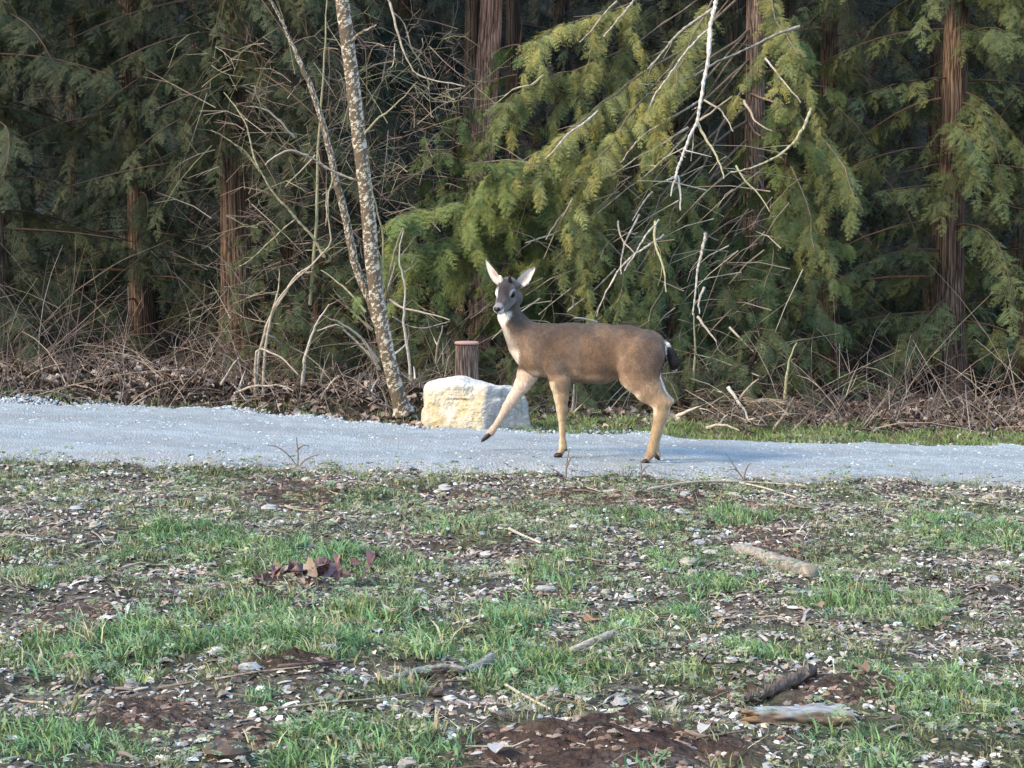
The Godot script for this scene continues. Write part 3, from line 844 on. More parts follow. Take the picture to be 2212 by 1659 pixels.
func make_ground() -> void:
	var xs := []
	var half := spaced(4.6, 150.0, 0.06)
	for i in range(half.size() - 1, 0, -1): xs.append(-half[i])
	xs.append_array(half)
	var zs := []
	var back := spaced(7.0, 150.0, 0.06); var front := spaced(6.4, 100.0, 0.05)
	for i in range(front.size() - 1, 0, -1): zs.append(-10.6 + front[i])
	for q in back: zs.append(-10.6 - q)
	var mb := MB.new()
	var w := xs.size()
	for z in zs:
		for x in xs:
			var g := cover(grass_spots, x, z); var b := cover(bare_spots, x, z)
			var n := patchy.get_noise_2d(x * 1.3, z * 1.3); var n2 := fine.get_noise_2d(x * 9.0, z * 9.0)
			var c := Color(0.085, 0.068, 0.053).lerp(Color(0.2, 0.17, 0.14), clampf(0.5 + n2 * 1.2, 0, 1))
			c = c.lerp(Color(0.10, 0.115, 0.055), clampf(0.3 + n * 1.5, 0.0, 0.7))
			c = c.lerp(Color(0.09, 0.11, 0.05), g * 0.8)
			c = c.lerp(Color(0.12, 0.075, 0.054).lerp(Color(0.075, 0.05, 0.04), clampf(0.5 + n2 * 1.5, 0, 1)), b)
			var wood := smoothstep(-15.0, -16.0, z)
			c = c.lerp(Color(0.042, 0.031, 0.023).lerp(Color(0.024, 0.019, 0.014), clampf(0.5 + n2, 0, 1)), wood)  # brown litter floor, with the shade under the trees put into its colour
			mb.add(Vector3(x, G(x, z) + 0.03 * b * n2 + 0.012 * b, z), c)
	for j in zs.size() - 1:
		for i in w - 1:
			var a := j * w + i
			mb.face(a, a + w, a + 1); mb.face(a + 1, a + w, a + w + 1)
	for i in mb.v.size(): mb.nrm.append(Vector3.ZERO)
	for i in range(0, mb.idx.size(), 3):
		var m := (mb.v[mb.idx[i]] - mb.v[mb.idx[i + 2]]).cross(mb.v[mb.idx[i]] - mb.v[mb.idx[i + 1]])
		if m.y < 0: m = -m
		for k in 3: mb.nrm[mb.idx[i + k]] += m
	for i in mb.nrm.size(): mb.nrm[i] = mb.nrm[i].normalized()
	struct("ground", mb.mesh(), M.ground, "brown soil with moss and litter, rising into the wood behind the path")
	# the path is a shallow bed of packed gravel
	var pm := MB.new()
	var px := []
	var ph := spaced(4.6, 90.0, 0.08)
	for i in range(ph.size() - 1, 0, -1): px.append(-ph[i])
	px.append_array(ph)
	var m := 36
	for x in px:
		for k in m + 1:
			var t := float(k) / m
			var z := lerpf(near_edge(x) + 0.06, far_edge(x) - 0.1, t)
			var e := minf(smoothstep(0.0, 0.08, t), smoothstep(1.0, 0.93, t))
			var n := fine.get_noise_2d(x * 3.0, z * 14.0); var n2 := patchy.get_noise_2d(x * 1.1, z * 3.0)
			var c := Color(0.34, 0.375, 0.38).lerp(Color(0.44, 0.475, 0.48), clampf(0.5 + n * 1.3, 0, 1))
			c = c.lerp(Color(0.37, 0.37, 0.365), clampf(n2 * 1.8 + 0.2, 0, 0.8))
			c = c.lerp(Color(0.36, 0.33, 0.31), smoothstep(0.22, 0.02, t) * 0.7)
			c = c * (1.0 - 0.13 * exp(-pow((t - 0.3) / 0.08, 2)) - 0.13 * exp(-pow((t - 0.68) / 0.08, 2)))
			pm.add(Vector3(x, G(x, z) + 0.02 * e - 0.012 * (1.0 - e) + 0.008 * n, z), c)
	for i in px.size() - 1:
		for k in m:
			var a := i * (m + 1) + k
			pm.face(a, a + 1, a + m + 1); pm.face(a + 1, a + m + 2, a + m + 1)
	struct("path", pm.mesh(), M.path, "pale blue-grey gravel path crossing behind the grass")

func scatter(n: int, z0: float, z1: float, accept: Callable) -> Array:
	var o := []
	for i in int(n * 1.5):
		var z := -sqrt(lerpf(z0 * z0, z1 * z1, rng.randf()))
		var x := rng.randf_range(-1, 1) * (0.27 * -z + 2.0)
		if rng.randf() < accept.call(x, z): o.append(Vector3(x, G(x, z), z))
	return o

func placed(pts: Array, s0: float, s1: float, lift: float, tilt: float) -> Array:
	var o := []
	for p in pts:
		var s := s0 + (s1 - s0) * pow(rng.randf(), 2.0)
		var b := Basis.from_euler(Vector3(rng.randf_range(-tilt, tilt), rng.randf() * TAU, rng.randf_range(-tilt, tilt))) * Basis.from_scale(Vector3(s, s, s))
		o.append(Transform3D(b, p + Vector3.UP * lift * s))
	return o

func tints_of(n: int, cols: Array, spread: float) -> PackedColorArray:
	var o := PackedColorArray()
	for i in n: o.append(tint(cols[rng.randi() % cols.size()], spread, 0.08))
	return o

func make_cover() -> void:
	# grass in clumps
	var bright := [Color(0.135, 0.24, 0.095), Color(0.165, 0.265, 0.11), Color(0.12, 0.225, 0.115), Color(0.2, 0.26, 0.1), Color(0.115, 0.2, 0.09), Color(0.15, 0.25, 0.1), Color(0.29, 0.28, 0.17)]
	for k in 3:
		var p := scatter([7000, 5200, 7000][k], 4.4, 12.0, func(x, z): return cover(grass_spots, x, z) * (1.0 - 0.95 * cover(bare_spots, x, z)) * (1.0 - on_path(x, z)))
		stuff("grass", tuft_mesh([16, 20, 14][k], [0.045, 0.07, 0.032][k], 0.05, [0.05, 0.08, 0.05][k], [0.0028, 0.003, 0.0035][k], 100 + k), M.leaf, placed(p, 0.7, 1.3, 0, 0.15), tints_of(p.size(), bright, 0.3), "green grass in tufts between the path and the viewer", "grass")
	# thin short growth between the clumps
	var dull := [Color(0.16, 0.19, 0.09), Color(0.2, 0.21, 0.11), Color(0.14, 0.17, 0.09), Color(0.25, 0.23, 0.13)]
	var p1 := scatter(9000, 4.4, 12.3, func(x, z): return clampf(0.35 + patchy.get_noise_2d(x * 1.3, z * 1.3) * 1.6, 0.02, 0.9) * (1.0 - 0.9 * cover(bare_spots, x, z)) * (1.0 - on_path(x, z)))
	stuff("short_grass", tuft_mesh(14, 0.035, 0.05, 0.03, 0.0022, 130), M.leaf, placed(p1, 0.6, 1.5, 0, 0.2), tints_of(p1.size(), dull, 0.3), "short thin grass among the stones and litter", "grass")
	for k in 2:
		var p2 := scatter(8000, 4.4, 12.3, func(x, z): return clampf(0.4 + patchy.get_noise_2d(x * 1.3 + 7.0 * k, z * 1.3) * 1.5, 0.03, 0.9) * (1.0 - 0.85 * cover(bare_spots, x, z)) * (1.0 - on_path(x, z)))
		stuff("weeds", weed_mesh(8, 0.022, 0.008, 140 + k), M.leaf, placed(p2, 0.5, 1.5, 0.05, 0.3), tints_of(p2.size(), [Color(0.15, 0.2, 0.1), Color(0.19, 0.22, 0.12), Color(0.13, 0.17, 0.095), Color(0.23, 0.23, 0.13)], 0.3), "low clover-like weeds spread through the litter", "weeds")
	# straw, bark and small stones
	var straw := tuft_mesh(7, 0.016, 0.06, 0.09, 0.0018, 150)
	var p3 := scatter(6000, 4.4, 12.3, func(x, z): return 0.5 * (1.0 - 0.3 * cover(bare_spots, x, z)))
	stuff("straw", straw, M.litter, placed(p3, 0.6, 1.5, 0.002, 0.2), tints_of(p3.size(), [Color(0.45, 0.39, 0.27), Color(0.36, 0.3, 0.21), Color(0.55, 0.49, 0.37)], 0.25), "dry straw lying flat on the ground", "straw")
	for k in 3:
		var p4 := scatter(19000, 4.4, 12.6, func(x, z): return clampf(0.45 - patchy.get_noise_2d(x * 1.3, z * 1.3) * 0.9, 0.1, 1.0) * (1.0 - 0.45 * cover(bare_spots, x, z)) * (1.0 - 0.75 * cover(grass_spots, x, z)) * (1.0 - 0.96 * on_path(x, z)))
		stuff("bark_litter", chip_mesh(160 + k, [2.5, 4.5, 1.6][k], [0.15, 0.3, 0.1][k]), M.litter, placed(p4, 0.005, 0.016, 0.3, 0.45), tints_of(p4.size(), [Color(0.15, 0.115, 0.09), Color(0.24, 0.19, 0.155), Color(0.09, 0.068, 0.058), Color(0.3, 0.26, 0.22), Color(0.18, 0.13, 0.1), Color(0.4, 0.36, 0.31)], 0.3), "shredded bark and rotten wood on the soil", "bark litter")
		var p5 := scatter(12000, 4.4, 12.3, func(x, z): return clampf(0.35 + 1.1 * fine.get_noise_2d(x * 2.5 + 9.0, z * 2.5) - patchy.get_noise_2d(x * 1.9 + 30.0, z * 1.9) * 1.2 + 0.5 * smoothstep(-11.0, -12.2, z), 0.08, 1.0) * (1.0 - 0.8 * cover(grass_spots, x, z)) * (1.0 - 0.6 * cover(bare_spots, x, z)))
		stuff("pale_chips", pebble_mesh(170 + k, [0.5, 0.35, 0.7][k], 0), M.stone, placed(p5, 0.005, 0.018, 0.15, 0.5), tints_of(p5.size(), [Color(0.36, 0.33, 0.295), Color(0.27, 0.25, 0.235), Color(0.52, 0.485, 0.44), Color(0.2, 0.18, 0.165), Color(0.38, 0.32, 0.26), Color(0.3, 0.275, 0.25)], 0.25), "small pale stones and chips through the litter", "gravel")
	for k in 3:
		var p5b := scatter(9000, 4.4, 12.3, func(x, z): return clampf(0.5 - patchy.get_noise_2d(x * 1.6 + 60.0, z * 1.6) * 0.9 + 0.9 * fine.get_noise_2d(x * 3.5, z * 3.5), 0.04, 1.0) * (1.0 - 0.7 * cover(grass_spots, x, z)) * (1.0 - 0.6 * cover(bare_spots, x, z)))
		stuff("leaf_litter", leaf_mesh(250 + k, [0.2, 0.4, 0.12][k], 0.3), M.litter, placed(p5b, 0.012, 0.046, 0.08, 0.35), tints_of(p5b.size(), [Color(0.34, 0.3, 0.25), Color(0.24, 0.19, 0.15), Color(0.16, 0.12, 0.095), Color(0.46, 0.43, 0.38), Color(0.3, 0.235, 0.19), Color(0.09, 0.07, 0.06), Color(0.28, 0.27, 0.25), Color(0.19, 0.17, 0.14)], 0.3), "small pieces of dry leaf and wood all over the ground", "leaf litter")
	# soil crumbs on the bare patches
	for k in 2:
		var p6 := scatter(80000, 4.4, 12.3, func(x, z): return cover(bare_spots, x, z) * 0.9)
		stuff("soil_crumbs", pebble_mesh(180 + k, 0.75, 0), M.litter, placed(p6, 0.004, 0.02, 0.1, 0.6), tints_of(p6.size(), [Color(0.13, 0.08, 0.058), Color(0.085, 0.055, 0.043), Color(0.17, 0.11, 0.08), Color(0.24, 0.17, 0.13)], 0.3), "crumbs of reddish brown soil on the bare patches", "soil")
	# gravel of the path: thin in the middle, heaped along its far side and at the right
	for k in 3:
		var p7 := scatter(60000, 11.8, 16.2, func(x, z):
			var e: float = z - far_edge(x)
			var a: float = on_path(x, z) * (0.55 + 0.5 * patchy.get_noise_2d(x * 1.5, z * 4.0))
			a = maxf(a, smoothstep(0.75, 0.1, absf(e - 0.15)) * (0.95 if e > -0.2 else 0.35))
			a = maxf(a, smoothstep(1.4, 2.0, x + (z + 13.2) * 0.4) * smoothstep(-12.6, -13.2, z) * smoothstep(-0.1, 0.1, e) * 0.9)
			return a * (0.7 + 0.5 * fine.get_noise_2d(x * 2.0, z * 9.0)) if near_edge(x) - z > -0.25 + 0.35 * rng.randf() else 0.0)
		stuff("gravel", pebble_mesh(190 + k, 0.7, 0), M.stone, placed(p7, 0.005, 0.019, 0.55, 0.8), tints_of(p7.size(), [Color(0.29, 0.315, 0.325), Color(0.34, 0.365, 0.375), Color(0.2, 0.215, 0.225), Color(0.4, 0.42, 0.43), Color(0.26, 0.255, 0.25), Color(0.3, 0.315, 0.32)], 0.15), "loose blue-grey gravel on the path", "gravel")
	# verge behind the path
	var p8 := scatter(5200, 14.3, 15.9, func(x, z): return smoothstep(0.0, 0.12, far_edge(x) - z) * (smoothstep(-0.1, 0.4, x) * smoothstep(-15.75, -15.2, z) + 0.12) * clampf(0.8 + patchy.get_noise_2d(x * 2.0, z * 2.0) * 1.5, 0.1, 1))
	stuff("verge_grass", tuft_mesh(16, 0.06, 0.06, 0.05, 0.003, 200), M.leaf, placed(p8, 0.6, 1.3, 0, 0.15), tints_of(p8.size(), [Color(0.14, 0.19, 0.06), Color(0.12, 0.165, 0.065), Color(0.18, 0.19, 0.08)], 0.3), "green grass on the verge behind the path", "grass")
	for k in 2:
		var p9 := scatter(6500, 14.4, 19.0, func(x, z): return smoothstep(0.1, 0.4, far_edge(x) - z) * clampf(0.75 + patchy.get_noise_2d(x * 2.0, z * 2.0 + 9.0), 0.1, 1) * (0.3 if z > -15.5 and x > -0.4 else 0.8))
		stuff("fallen_leaves", leaf_mesh(210 + k, 0.5), M.leaf, placed(p9, 0.04, 0.09, 0.2, 0.7), tints_of(p9.size(), [Color(0.09, 0.06, 0.045), Color(0.14, 0.095, 0.07), Color(0.06, 0.043, 0.033), Color(0.2, 0.15, 0.115), Color(0.33, 0.26, 0.22)], 0.3), "brown fallen leaves along the edge of the wood", "fallen leaves")

	# ---- larger pieces, each a thing of its own
	var peb := []
	for k in 6: peb.append(pebble_mesh(220 + k, [0.55, 0.7, 0.45, 0.8, 0.6, 0.5][k], 1))
	var stones := scatter(210, 4.7, 12.1, func(x, z): return clampf(0.75 - 0.5 * cover(grass_spots, x, z), 0.2, 1.0) if absf(x) < -z * 0.25 else 0.0)
	for i in stones.size():
		var s := tag(obj("pale_stone", peb[i % 6], stone_mats[i % 4]), "small pale stone lying among the grass and litter before the path", "stone", "pale stones scattered before the path")
		var sz: float = rng.randf_range(0.014, 0.03) * (0.7 + 0.05 * -stones[i].z)
		s.transform = Transform3D(Basis.from_euler(Vector3(rng.randf_range(-0.3, 0.3), rng.randf() * TAU, 0)) * Basis.from_scale(Vector3(sz * rng.randf_range(1.0, 1.7), sz, sz)), stones[i] + Vector3.UP * sz * 0.25)
	var lm := []
	for k in 5: lm.append(leaf_mesh(230 + k, [0.15, 0.3, 0.08, 0.4, 0.22][k], 0.15))
	var leaves := scatter(130, 4.7, 12.1, func(x, z): return 0.9 if absf(x) < -z * 0.25 else 0.0)
	for i in leaves.size():
		var l := tag(obj("dead_leaf", lm[i % 5], leaf_mats[i % 4]), "small dry leaf lying on the ground before the path", "leaf", "dead leaves scattered before the path")
		var sz := rng.randf_range(0.04, 0.075)
		l.transform = Transform3D(Basis.from_euler(Vector3(rng.randf_range(-0.3, 0.3), rng.randf() * TAU, rng.randf_range(-0.25, 0.25))) * Basis.from_scale(Vector3.ONE * sz), leaves[i] + Vector3.UP * 0.018)
	var twigs := scatter(150, 4.7, 12.3, func(x, z): return 0.9 if absf(x) < -z * 0.25 else 0.0)
	for i in twigs.size():
		var ln := rng.randf_range(0.08, 0.26); var a := rng.randf_range(-0.7, 0.7) + (PI if rng.randf() < 0.5 else 0.0)
		var pts := PackedVector3Array()
		for k in 4:
			var q: Vector3 = twigs[i] + Vector3(cos(a), 0, sin(a)) * ln * (k / 3.0 - 0.5) + Vector3(rng.randf_range(-1, 1), 0, rng.randf_range(-1, 1)) * ln * 0.07
			pts.append(Vector3(q.x, G(q.x, q.z) + 0.012 + 0.008 * rng.randf(), q.z))
		tag(obj("fallen_twig", limb_mesh(pts, rng.randf_range(0.003, 0.006), 0.002, 5), twig_mats[i % 4]), "short thin twig lying on the ground before the path", "twig", "twigs scattered before the path")

var stone_mats := []
var leaf_mats := []
var twig_mats := []

func flat_mats() -> void:
	var ct := noise_tex(0.03, 71, 4, 0.7, 1.0, 256, 0.65)
	for c in [Color(0.46, 0.43, 0.39), Color(0.37, 0.355, 0.34), Color(0.56, 0.52, 0.47), Color(0.4, 0.345, 0.28)]:
		var m := mat(c.linear_to_srgb(), 0.8); m.albedo_texture = ct; m.uv1_triplanar = true; m.uv1_scale = Vector3(2, 2, 2); stone_mats.append(m)
	for c in [Color(0.27, 0.205, 0.145), Color(0.2, 0.13, 0.09), Color(0.32, 0.265, 0.2), Color(0.14, 0.085, 0.06)]:
		var m := mat(c.linear_to_srgb(), 0.7); m.backlight_enabled = true; m.backlight = Color(0.3, 0.25, 0.15); leaf_mats.append(m)
	for c in [Color(0.38, 0.32, 0.25), Color(0.2, 0.155, 0.12), Color(0.4, 0.345, 0.28), Color(0.12, 0.09, 0.075), Color(0.48, 0.43, 0.38), Color(0.42, 0.39, 0.24), Color(0.27, 0.245, 0.215), Color(0.31, 0.285, 0.18), Color(0.66, 0.61, 0.56)]:
		var m := mat(c.linear_to_srgb(), 0.85); m.albedo_texture = M.twig.albedo_texture; twig_mats.append(m)

func ground_line(uv: Array, lift := 0.015) -> PackedVector3Array:
	var o := PackedVector3Array()
	for q in uv:
		var p := on_ground(q[0], q[1])
		o.append(p + Vector3.UP * lift)
	return o

func stick(called: String, label: String, cat: String, uv: Array, r0: float, r1: float, m: int, lift := 0.015) -> void:
	tag(obj(called, limb_mesh(smooth_line(ground_line(uv, lift), 4), r0, r1, 9, 2.0, int(uv[0][0])), twig_mats[m]), label, cat)

func make_debris() -> void:
	stick("broken_stick", "short straight tan stick lying in the grass right of centre", "stick", [[1232, 1424], [1280, 1404], [1332, 1384]], 0.012, 0.016, 0, 0.03)
	stick("weathered_branch", "thick brown branch slanting in from the right below the path", "branch", [[1588, 1192], [1625, 1200], [1660, 1213], [1700, 1226], [1750, 1246]], 0.03, 0.042, 6, 0.012)
	stick("grey_root", "grey twisted root lying in the grass at the lower middle", "root", [[846, 1484], [900, 1468], [960, 1458], [1010, 1466], [1062, 1438]], 0.008, 0.016, 6, 0.03)
	stick("pale_stalk", "pale straight stalk lying across the edge of the bare soil", "stalk", [[1092, 1492], [1140, 1520], [1190, 1546]], 0.005, 0.004, 4, 0.02)
	stick("long_twig", "longest pale twig along the near edge of the path at right", "twig", [[1400, 1068], [1500, 1052], [1620, 1052], [1740, 1060]], 0.009, 0.006, 2, 0.03)
	stick("long_twig", "pale twig crossing under the longest twig by the path at right", "twig", [[1560, 1046], [1640, 1062], [1720, 1086]], 0.007, 0.004, 4, 0.03)
	stick("curved_twig", "brown curved twig lying on the bare soil at lower right", "twig", [[1480, 1600], [1520, 1612], [1570, 1606], [1610, 1600]], 0.006, 0.004, 1, 0.03)
	stick("pale_stalk", "short bleached stalk in the middle of the weedy ground", "stalk", [[1098, 1150], [1130, 1166], [1168, 1182]], 0.008, 0.005, 4, 0.02)
	stick("long_twig", "long grey twig lying level in the grass at lower left", "twig", [[590, 1545], [700, 1532], [820, 1522], [900, 1510]], 0.005, 0.003, 6, 0.02)
	stick("long_twig", "dark twig lying on the bark litter left of the curled leaves", "twig", [[600, 1452], [660, 1447], [740, 1440]], 0.006, 0.004, 3, 0.02)
	stick("charred_branch", "dark charred branch above the white log at lower right", "branch", [[1600, 1530], [1660, 1512], [1750, 1470]], 0.02, 0.03, 3, 0.03)
	# white split log at the lower right corner
	var a := on_ground(1618, 1566); var b := on_ground(1830, 1558)
	var lg := thing("split_log", "bleached white split log at the lower right corner", "log", a)
	var mb := MB.new()
	var n := 40; var m := 44
	var ax := (b - a).normalized(); var up := Vector3.UP; var sd := ax.cross(up)
	for i in n + 1:
		var t := float(i) / n
		for k in m:
			var an := TAU * k / m
			var gr := fine.get_noise_2d(k * 1.7, i * 0.05)
			var r := 0.052 * (1.0 + 0.2 * bumps.get_noise_2d(k * 0.5, i * 0.04) + 0.13 * gr)
			var flat := clampf(sin(an), -1.0, 0.45 + 0.1 * cos(an))
			var q := ax * ((b - a).length() * t + (0.07 * fine.get_noise_2d(k * 2.3, 5.0) if i == 0 else 0.0)) + sd * cos(an) * r * 1.15 + up * (flat * r + 0.022)
			var c := Color(0.07, 0.048, 0.036).lerp(Color(0.19, 0.13, 0.085), clampf(0.5 + gr * 1.5, 0, 1))
			c = c.lerp(Color(0.2, 0.195, 0.19), smoothstep(0.3, 0.55, sin(an) + 0.5 * gr))
			c = c.lerp(Color(0.17, 0.11, 0.06), 0.7 * exp(-t * 22.0))
			mb.add(q, c * (1.0 + 0.6 * fine.get_noise_2d(k * 4.0, i * 0.12)))
	for i in n:
		for k in m:
			var p := i * m + k; var q := i * m + (k + 1) % m
			mb.face(p, p + m, q); mb.face(q, p + m, q + m)
	var c0 := mb.add(up * 0.03 - ax * 0.012, Color(0.36, 0.23, 0.12))
	for k in m: mb.face(c0, k, (k + 1) % m)
	obj("log", mb.mesh(), M.litter, lg)
	# big curled leaves
	var wm := [mat(Color(0.12, 0.065, 0.07).linear_to_srgb(), 0.7, false), mat(Color(0.2, 0.11, 0.085).linear_to_srgb(), 0.7, false), mat(Color(0.075, 0.05, 0.05).linear_to_srgb(), 0.7, false), mat(Color(0.26, 0.19, 0.14).linear_to_srgb(), 0.7, false)]
	for q in [["purple-brown withered leaves drooping in the grass, middle one of three clumps at left", 688, 1270, 0.085, 8], ["reddish withered leaves standing in the grass right of the purple clump", 768, 1258, 0.065, 6], ["grey-brown withered leaves with twigs left of the purple clump", 618, 1274, 0.08, 9]]:
		var w := thing("withered_plant", q[0], "plant", on_ground(q[1], q[2]), "")
		for k in int(q[4]):
			var o := Vector3(rng.randf_range(-0.09, 0.09), rng.randf_range(0.02, 0.08), rng.randf_range(-0.06, 0.06))
			var l := obj("leaf", leaf_mesh(int(q[1]) + k, rng.randf_range(0.5, 1.1), 0.2), wm[rng.randi() % 3 if rng.randf() < 0.8 else 3], w)
			l.transform = Transform3D(Basis.from_euler(Vector3(rng.randf_range(-0.9, 0.9), rng.randf() * TAU, rng.randf_range(-0.9, 0.9))) * Basis.from_scale(Vector3.ONE * q[3] * rng.randf_range(0.7, 1.2)), o)
			obj("stalk", limb_mesh(PackedVector3Array([Vector3(o.x * 0.3, -0.01, o.z * 0.3), o * 0.6 + Vector3(0, 0.02, 0), o]), 0.003, 0.0015, 4), twig_mats[1], w)
	for q in [["tan_leaf", "broad pale tan leaf in the grass below the curled purple leaves", 845, 1340, 0.1, Color(0.36, 0.3, 0.2)],
			["tan_leaf", "small pinkish tan leaf right of the broad tan leaf", 910, 1338, 0.075, Color(0.36, 0.26, 0.2)], ["tan_leaf", "pinkish folded leaf on the litter at right", 1440, 1312, 0.1, Color(0.3, 0.22, 0.2)], ["tan_leaf", "orange brown leaf upright in the litter right of centre", 1278, 1362, 0.09, Color(0.24, 0.12, 0.055)],
			["tan_leaf", "pale bleached leaf on the bare soil at lower right", 1430, 1596, 0.07, Color(0.24, 0.225, 0.21)], ["tan_leaf", "curled whitish leaf right of the bleached leaf on the bare soil", 1525, 1600, 0.07, Color(0.3, 0.27, 0.24)], ["tan_leaf", "white torn leaf at the bottom edge of the bare soil", 1075, 1642, 0.07, Color(0.26, 0.245, 0.23)]]:
		var l := tag(obj(q[0], leaf_mesh(int(q[2]), 0.25, 0.15), mat(q[5].linear_to_srgb(), 0.6)), q[1], "leaf")
		l.transform = Transform3D(Basis.from_euler(Vector3(-0.2, q[2] * 0.013, 0.15)) * Basis.from_scale(Vector3.ONE * q[4]), on_ground(q[2], q[3]) + Vector3.UP * 0.035)
	for q in [["round white stone beside the bare soil at right", 1578, 1432, 0.02], ["larger whitish stone left of the branch that slants in from the right", 1490, 1222, 0.035], ["tan rounded stone above the whitish stone at right", 1508, 1180, 0.03], ["pale flat stone at the left edge of the bark litter", 540, 1452, 0.03], ["dark grey stone at the lower left corner", 490, 1640, 0.05], ["pale stone on the dark litter left of centre", 940, 1502, 0.024]]:
		var s := tag(obj("stone", pebble_mesh(int(q[1]), 0.7, 3), stone_mats[0] if not "dark" in q[0] else twig_mats[3]), q[0], "stone")
		s.transform = Transform3D(Basis.from_scale(Vector3(1.3, 0.9, 1.0) * q[3]), on_ground(q[1], q[2]) + Vector3.UP * q[3] * 0.5)
	# dead stalks standing at the near edge of the path
	var k := 0
	for q in [[["dry_weed", "dry branching weed standing at the near edge of the path at left"], [[[642, 1008], [625, 985], [600, 966], [578, 962]], [[643, 1008], [644, 980], [640, 945]], [[646, 1008], [664, 990], [690, 982]], [[640, 975], [655, 962], [668, 964]]]],
			[["dry_weed", "thin upright dry weed below the deer's near foreleg"], [[[1222, 1040], [1224, 1005], [1230, 968]], [[1216, 1038], [1206, 1020], [1190, 1012]], [[1224, 1010], [1232, 990], [1240, 985]]]],
			[["dry_weed", "short dry weed below the deer's hind hooves"], [[[1384, 1044], [1386, 1016], [1383, 995]], [[1386, 1020], [1396, 1008], [1404, 1006]]]],
			[["dry_weed", "slanting dry weed at the near edge of the path at right"], [[[1612, 1044], [1590, 1012], [1568, 980]], [[1606, 1038], [1612, 1012], [1622, 1000]], [[1600, 1026], [1588, 1014], [1570, 1016]]]]]:
		var w := thing(q[0][0], q[0][1], "weed", on_ground(q[1][0][0][0], q[1][0][0][1]))
		for line in q[1]:
			var d: float = -w.position.z
			var pts := PackedVector3Array()
			for e in line: pts.append(Q(e[0], e[1], d + 0.03 * sin(k * 3.0)) - w.position)
			k += 1
			obj("stem", limb_mesh(smooth_line(pts, 3), 0.006, 0.003, 5), twig_mats[1], w)

func make_boulder() -> void:
	var at := Vector3((476.0 - 512.0) / FOCAL * 14.62, 0, -14.62)
	at.y = G(at.x, at.z) - 0.04
	var F := Field.new(Vector3(-0.5, -0.06, -0.34), Vector3(0.5, 0.56, 0.36), 0.0135)
	var planes := [[Vector3(-0.3, 0.1, 0.95), 0.235], [Vector3(0.55, 0.06, 0.83), 0.255], [Vector3(-0.98, 0.06, 0.12), 0.385], [Vector3(-0.8, 0.58, 0.15), 0.482], [Vector3(-0.36, 0.93, 0.1), 0.445], [Vector3(0.97, 0.16, -0.1), 0.405], [Vector3(0.66, 0.75, 0.1), 0.51],
		[Vector3(0, 0.1, -1), 0.27], [Vector3(0.08, 1, 0.12), 0.392], [Vector3(0.16, 0.97, -0.2), 0.39], [Vector3(-0.15, 0.66, 0.74), 0.395], [Vector3(0, -1, 0), 0.05], [Vector3(0.4, 0.62, 0.68), 0.41]]
	for q in planes: q[0] = q[0].normalized()
	for z in F.nz:
		for y in F.ny:
			for x in F.nx:
				var p := F.lo + Vector3(x, y, z) * F.cell
				var d := -1.0
				for q in planes:
					var e: float = p.dot(q[0]) - q[1]
					var k := 0.03
					var h := maxf(k - absf(d - e), 0.0)
					d = maxf(d, e) + h * h / (4.0 * k)
				if absf(d) < 0.09:
					d += 0.022 * bumps.get_noise_3d(p.x * 6.0, p.y * 6.0, p.z * 6.0) + 0.008 * fine.get_noise_3d(p.x * 11.0, p.y * 11.0, p.z * 11.0)
					if p.y > 0.27: d += -0.02 * smoothstep(0.12, 0.02, absf(p.x + 0.12)) + 0.012 * smoothstep(0.05, 0.15, p.x)
				F.f[(z * F.ny + y) * F.nx + x] = d
	var mb := MB.new()
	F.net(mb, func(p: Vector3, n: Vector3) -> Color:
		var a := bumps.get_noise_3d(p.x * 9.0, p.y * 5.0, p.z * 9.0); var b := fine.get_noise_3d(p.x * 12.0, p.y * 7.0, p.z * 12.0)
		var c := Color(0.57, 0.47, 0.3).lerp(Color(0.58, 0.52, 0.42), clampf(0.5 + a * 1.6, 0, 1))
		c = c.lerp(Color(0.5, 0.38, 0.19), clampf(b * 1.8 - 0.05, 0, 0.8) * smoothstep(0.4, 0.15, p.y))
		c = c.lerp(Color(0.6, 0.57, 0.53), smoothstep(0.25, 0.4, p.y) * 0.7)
		c = c.lerp(Color(0.28, 0.28, 0.285), smoothstep(0.06, 0.1, p.x + 0.08 * a) * 0.7 * smoothstep(0.7, 0.5, n.y))  # greyer stone on the right face, deepened with painted shade
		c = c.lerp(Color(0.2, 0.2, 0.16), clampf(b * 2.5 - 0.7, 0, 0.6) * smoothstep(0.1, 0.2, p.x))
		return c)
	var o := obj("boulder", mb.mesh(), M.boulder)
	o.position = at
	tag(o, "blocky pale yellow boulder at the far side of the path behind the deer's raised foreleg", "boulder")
	# the post behind it
	var pd := 15.6
	var base := Vector3((466.5 - 512.0) / FOCAL * pd, 0, -pd)
	base.y = G(base.x, base.z) - 0.05
	var top := Q(1007, 741, pd).y - base.y
	var t := thing("wooden_post", "short round reddish wooden post standing behind the boulder", "post", base)
	var pb := MB.new()
	pb.tube(PackedVector3Array([Vector3(0, 0, 0), Vector3(0.0, top * 0.5, 0), Vector3(0, top - 0.03, 0), Vector3(0, top - 0.012, 0)]), PackedFloat32Array([0.096, 0.092, 0.09, 0.088]), 20, Color(0.31, 0.23, 0.185), 0.6, 0.02, 5)
	obj("shaft", pb.mesh(), M.cedar, t)
	var cb := MB.new()
	cb.tube(PackedVector3Array([Vector3(0, top - 0.014, 0), Vector3(0, top + 0.006, 0), Vector3(0, top + 0.012, 0)]), PackedFloat32Array([0.094, 0.094, 0.086]), 20, Color(0.5, 0.27, 0.2), 1.0, 0.02, 6)
	obj("sawn_top", cb.mesh(), M.litter, t)

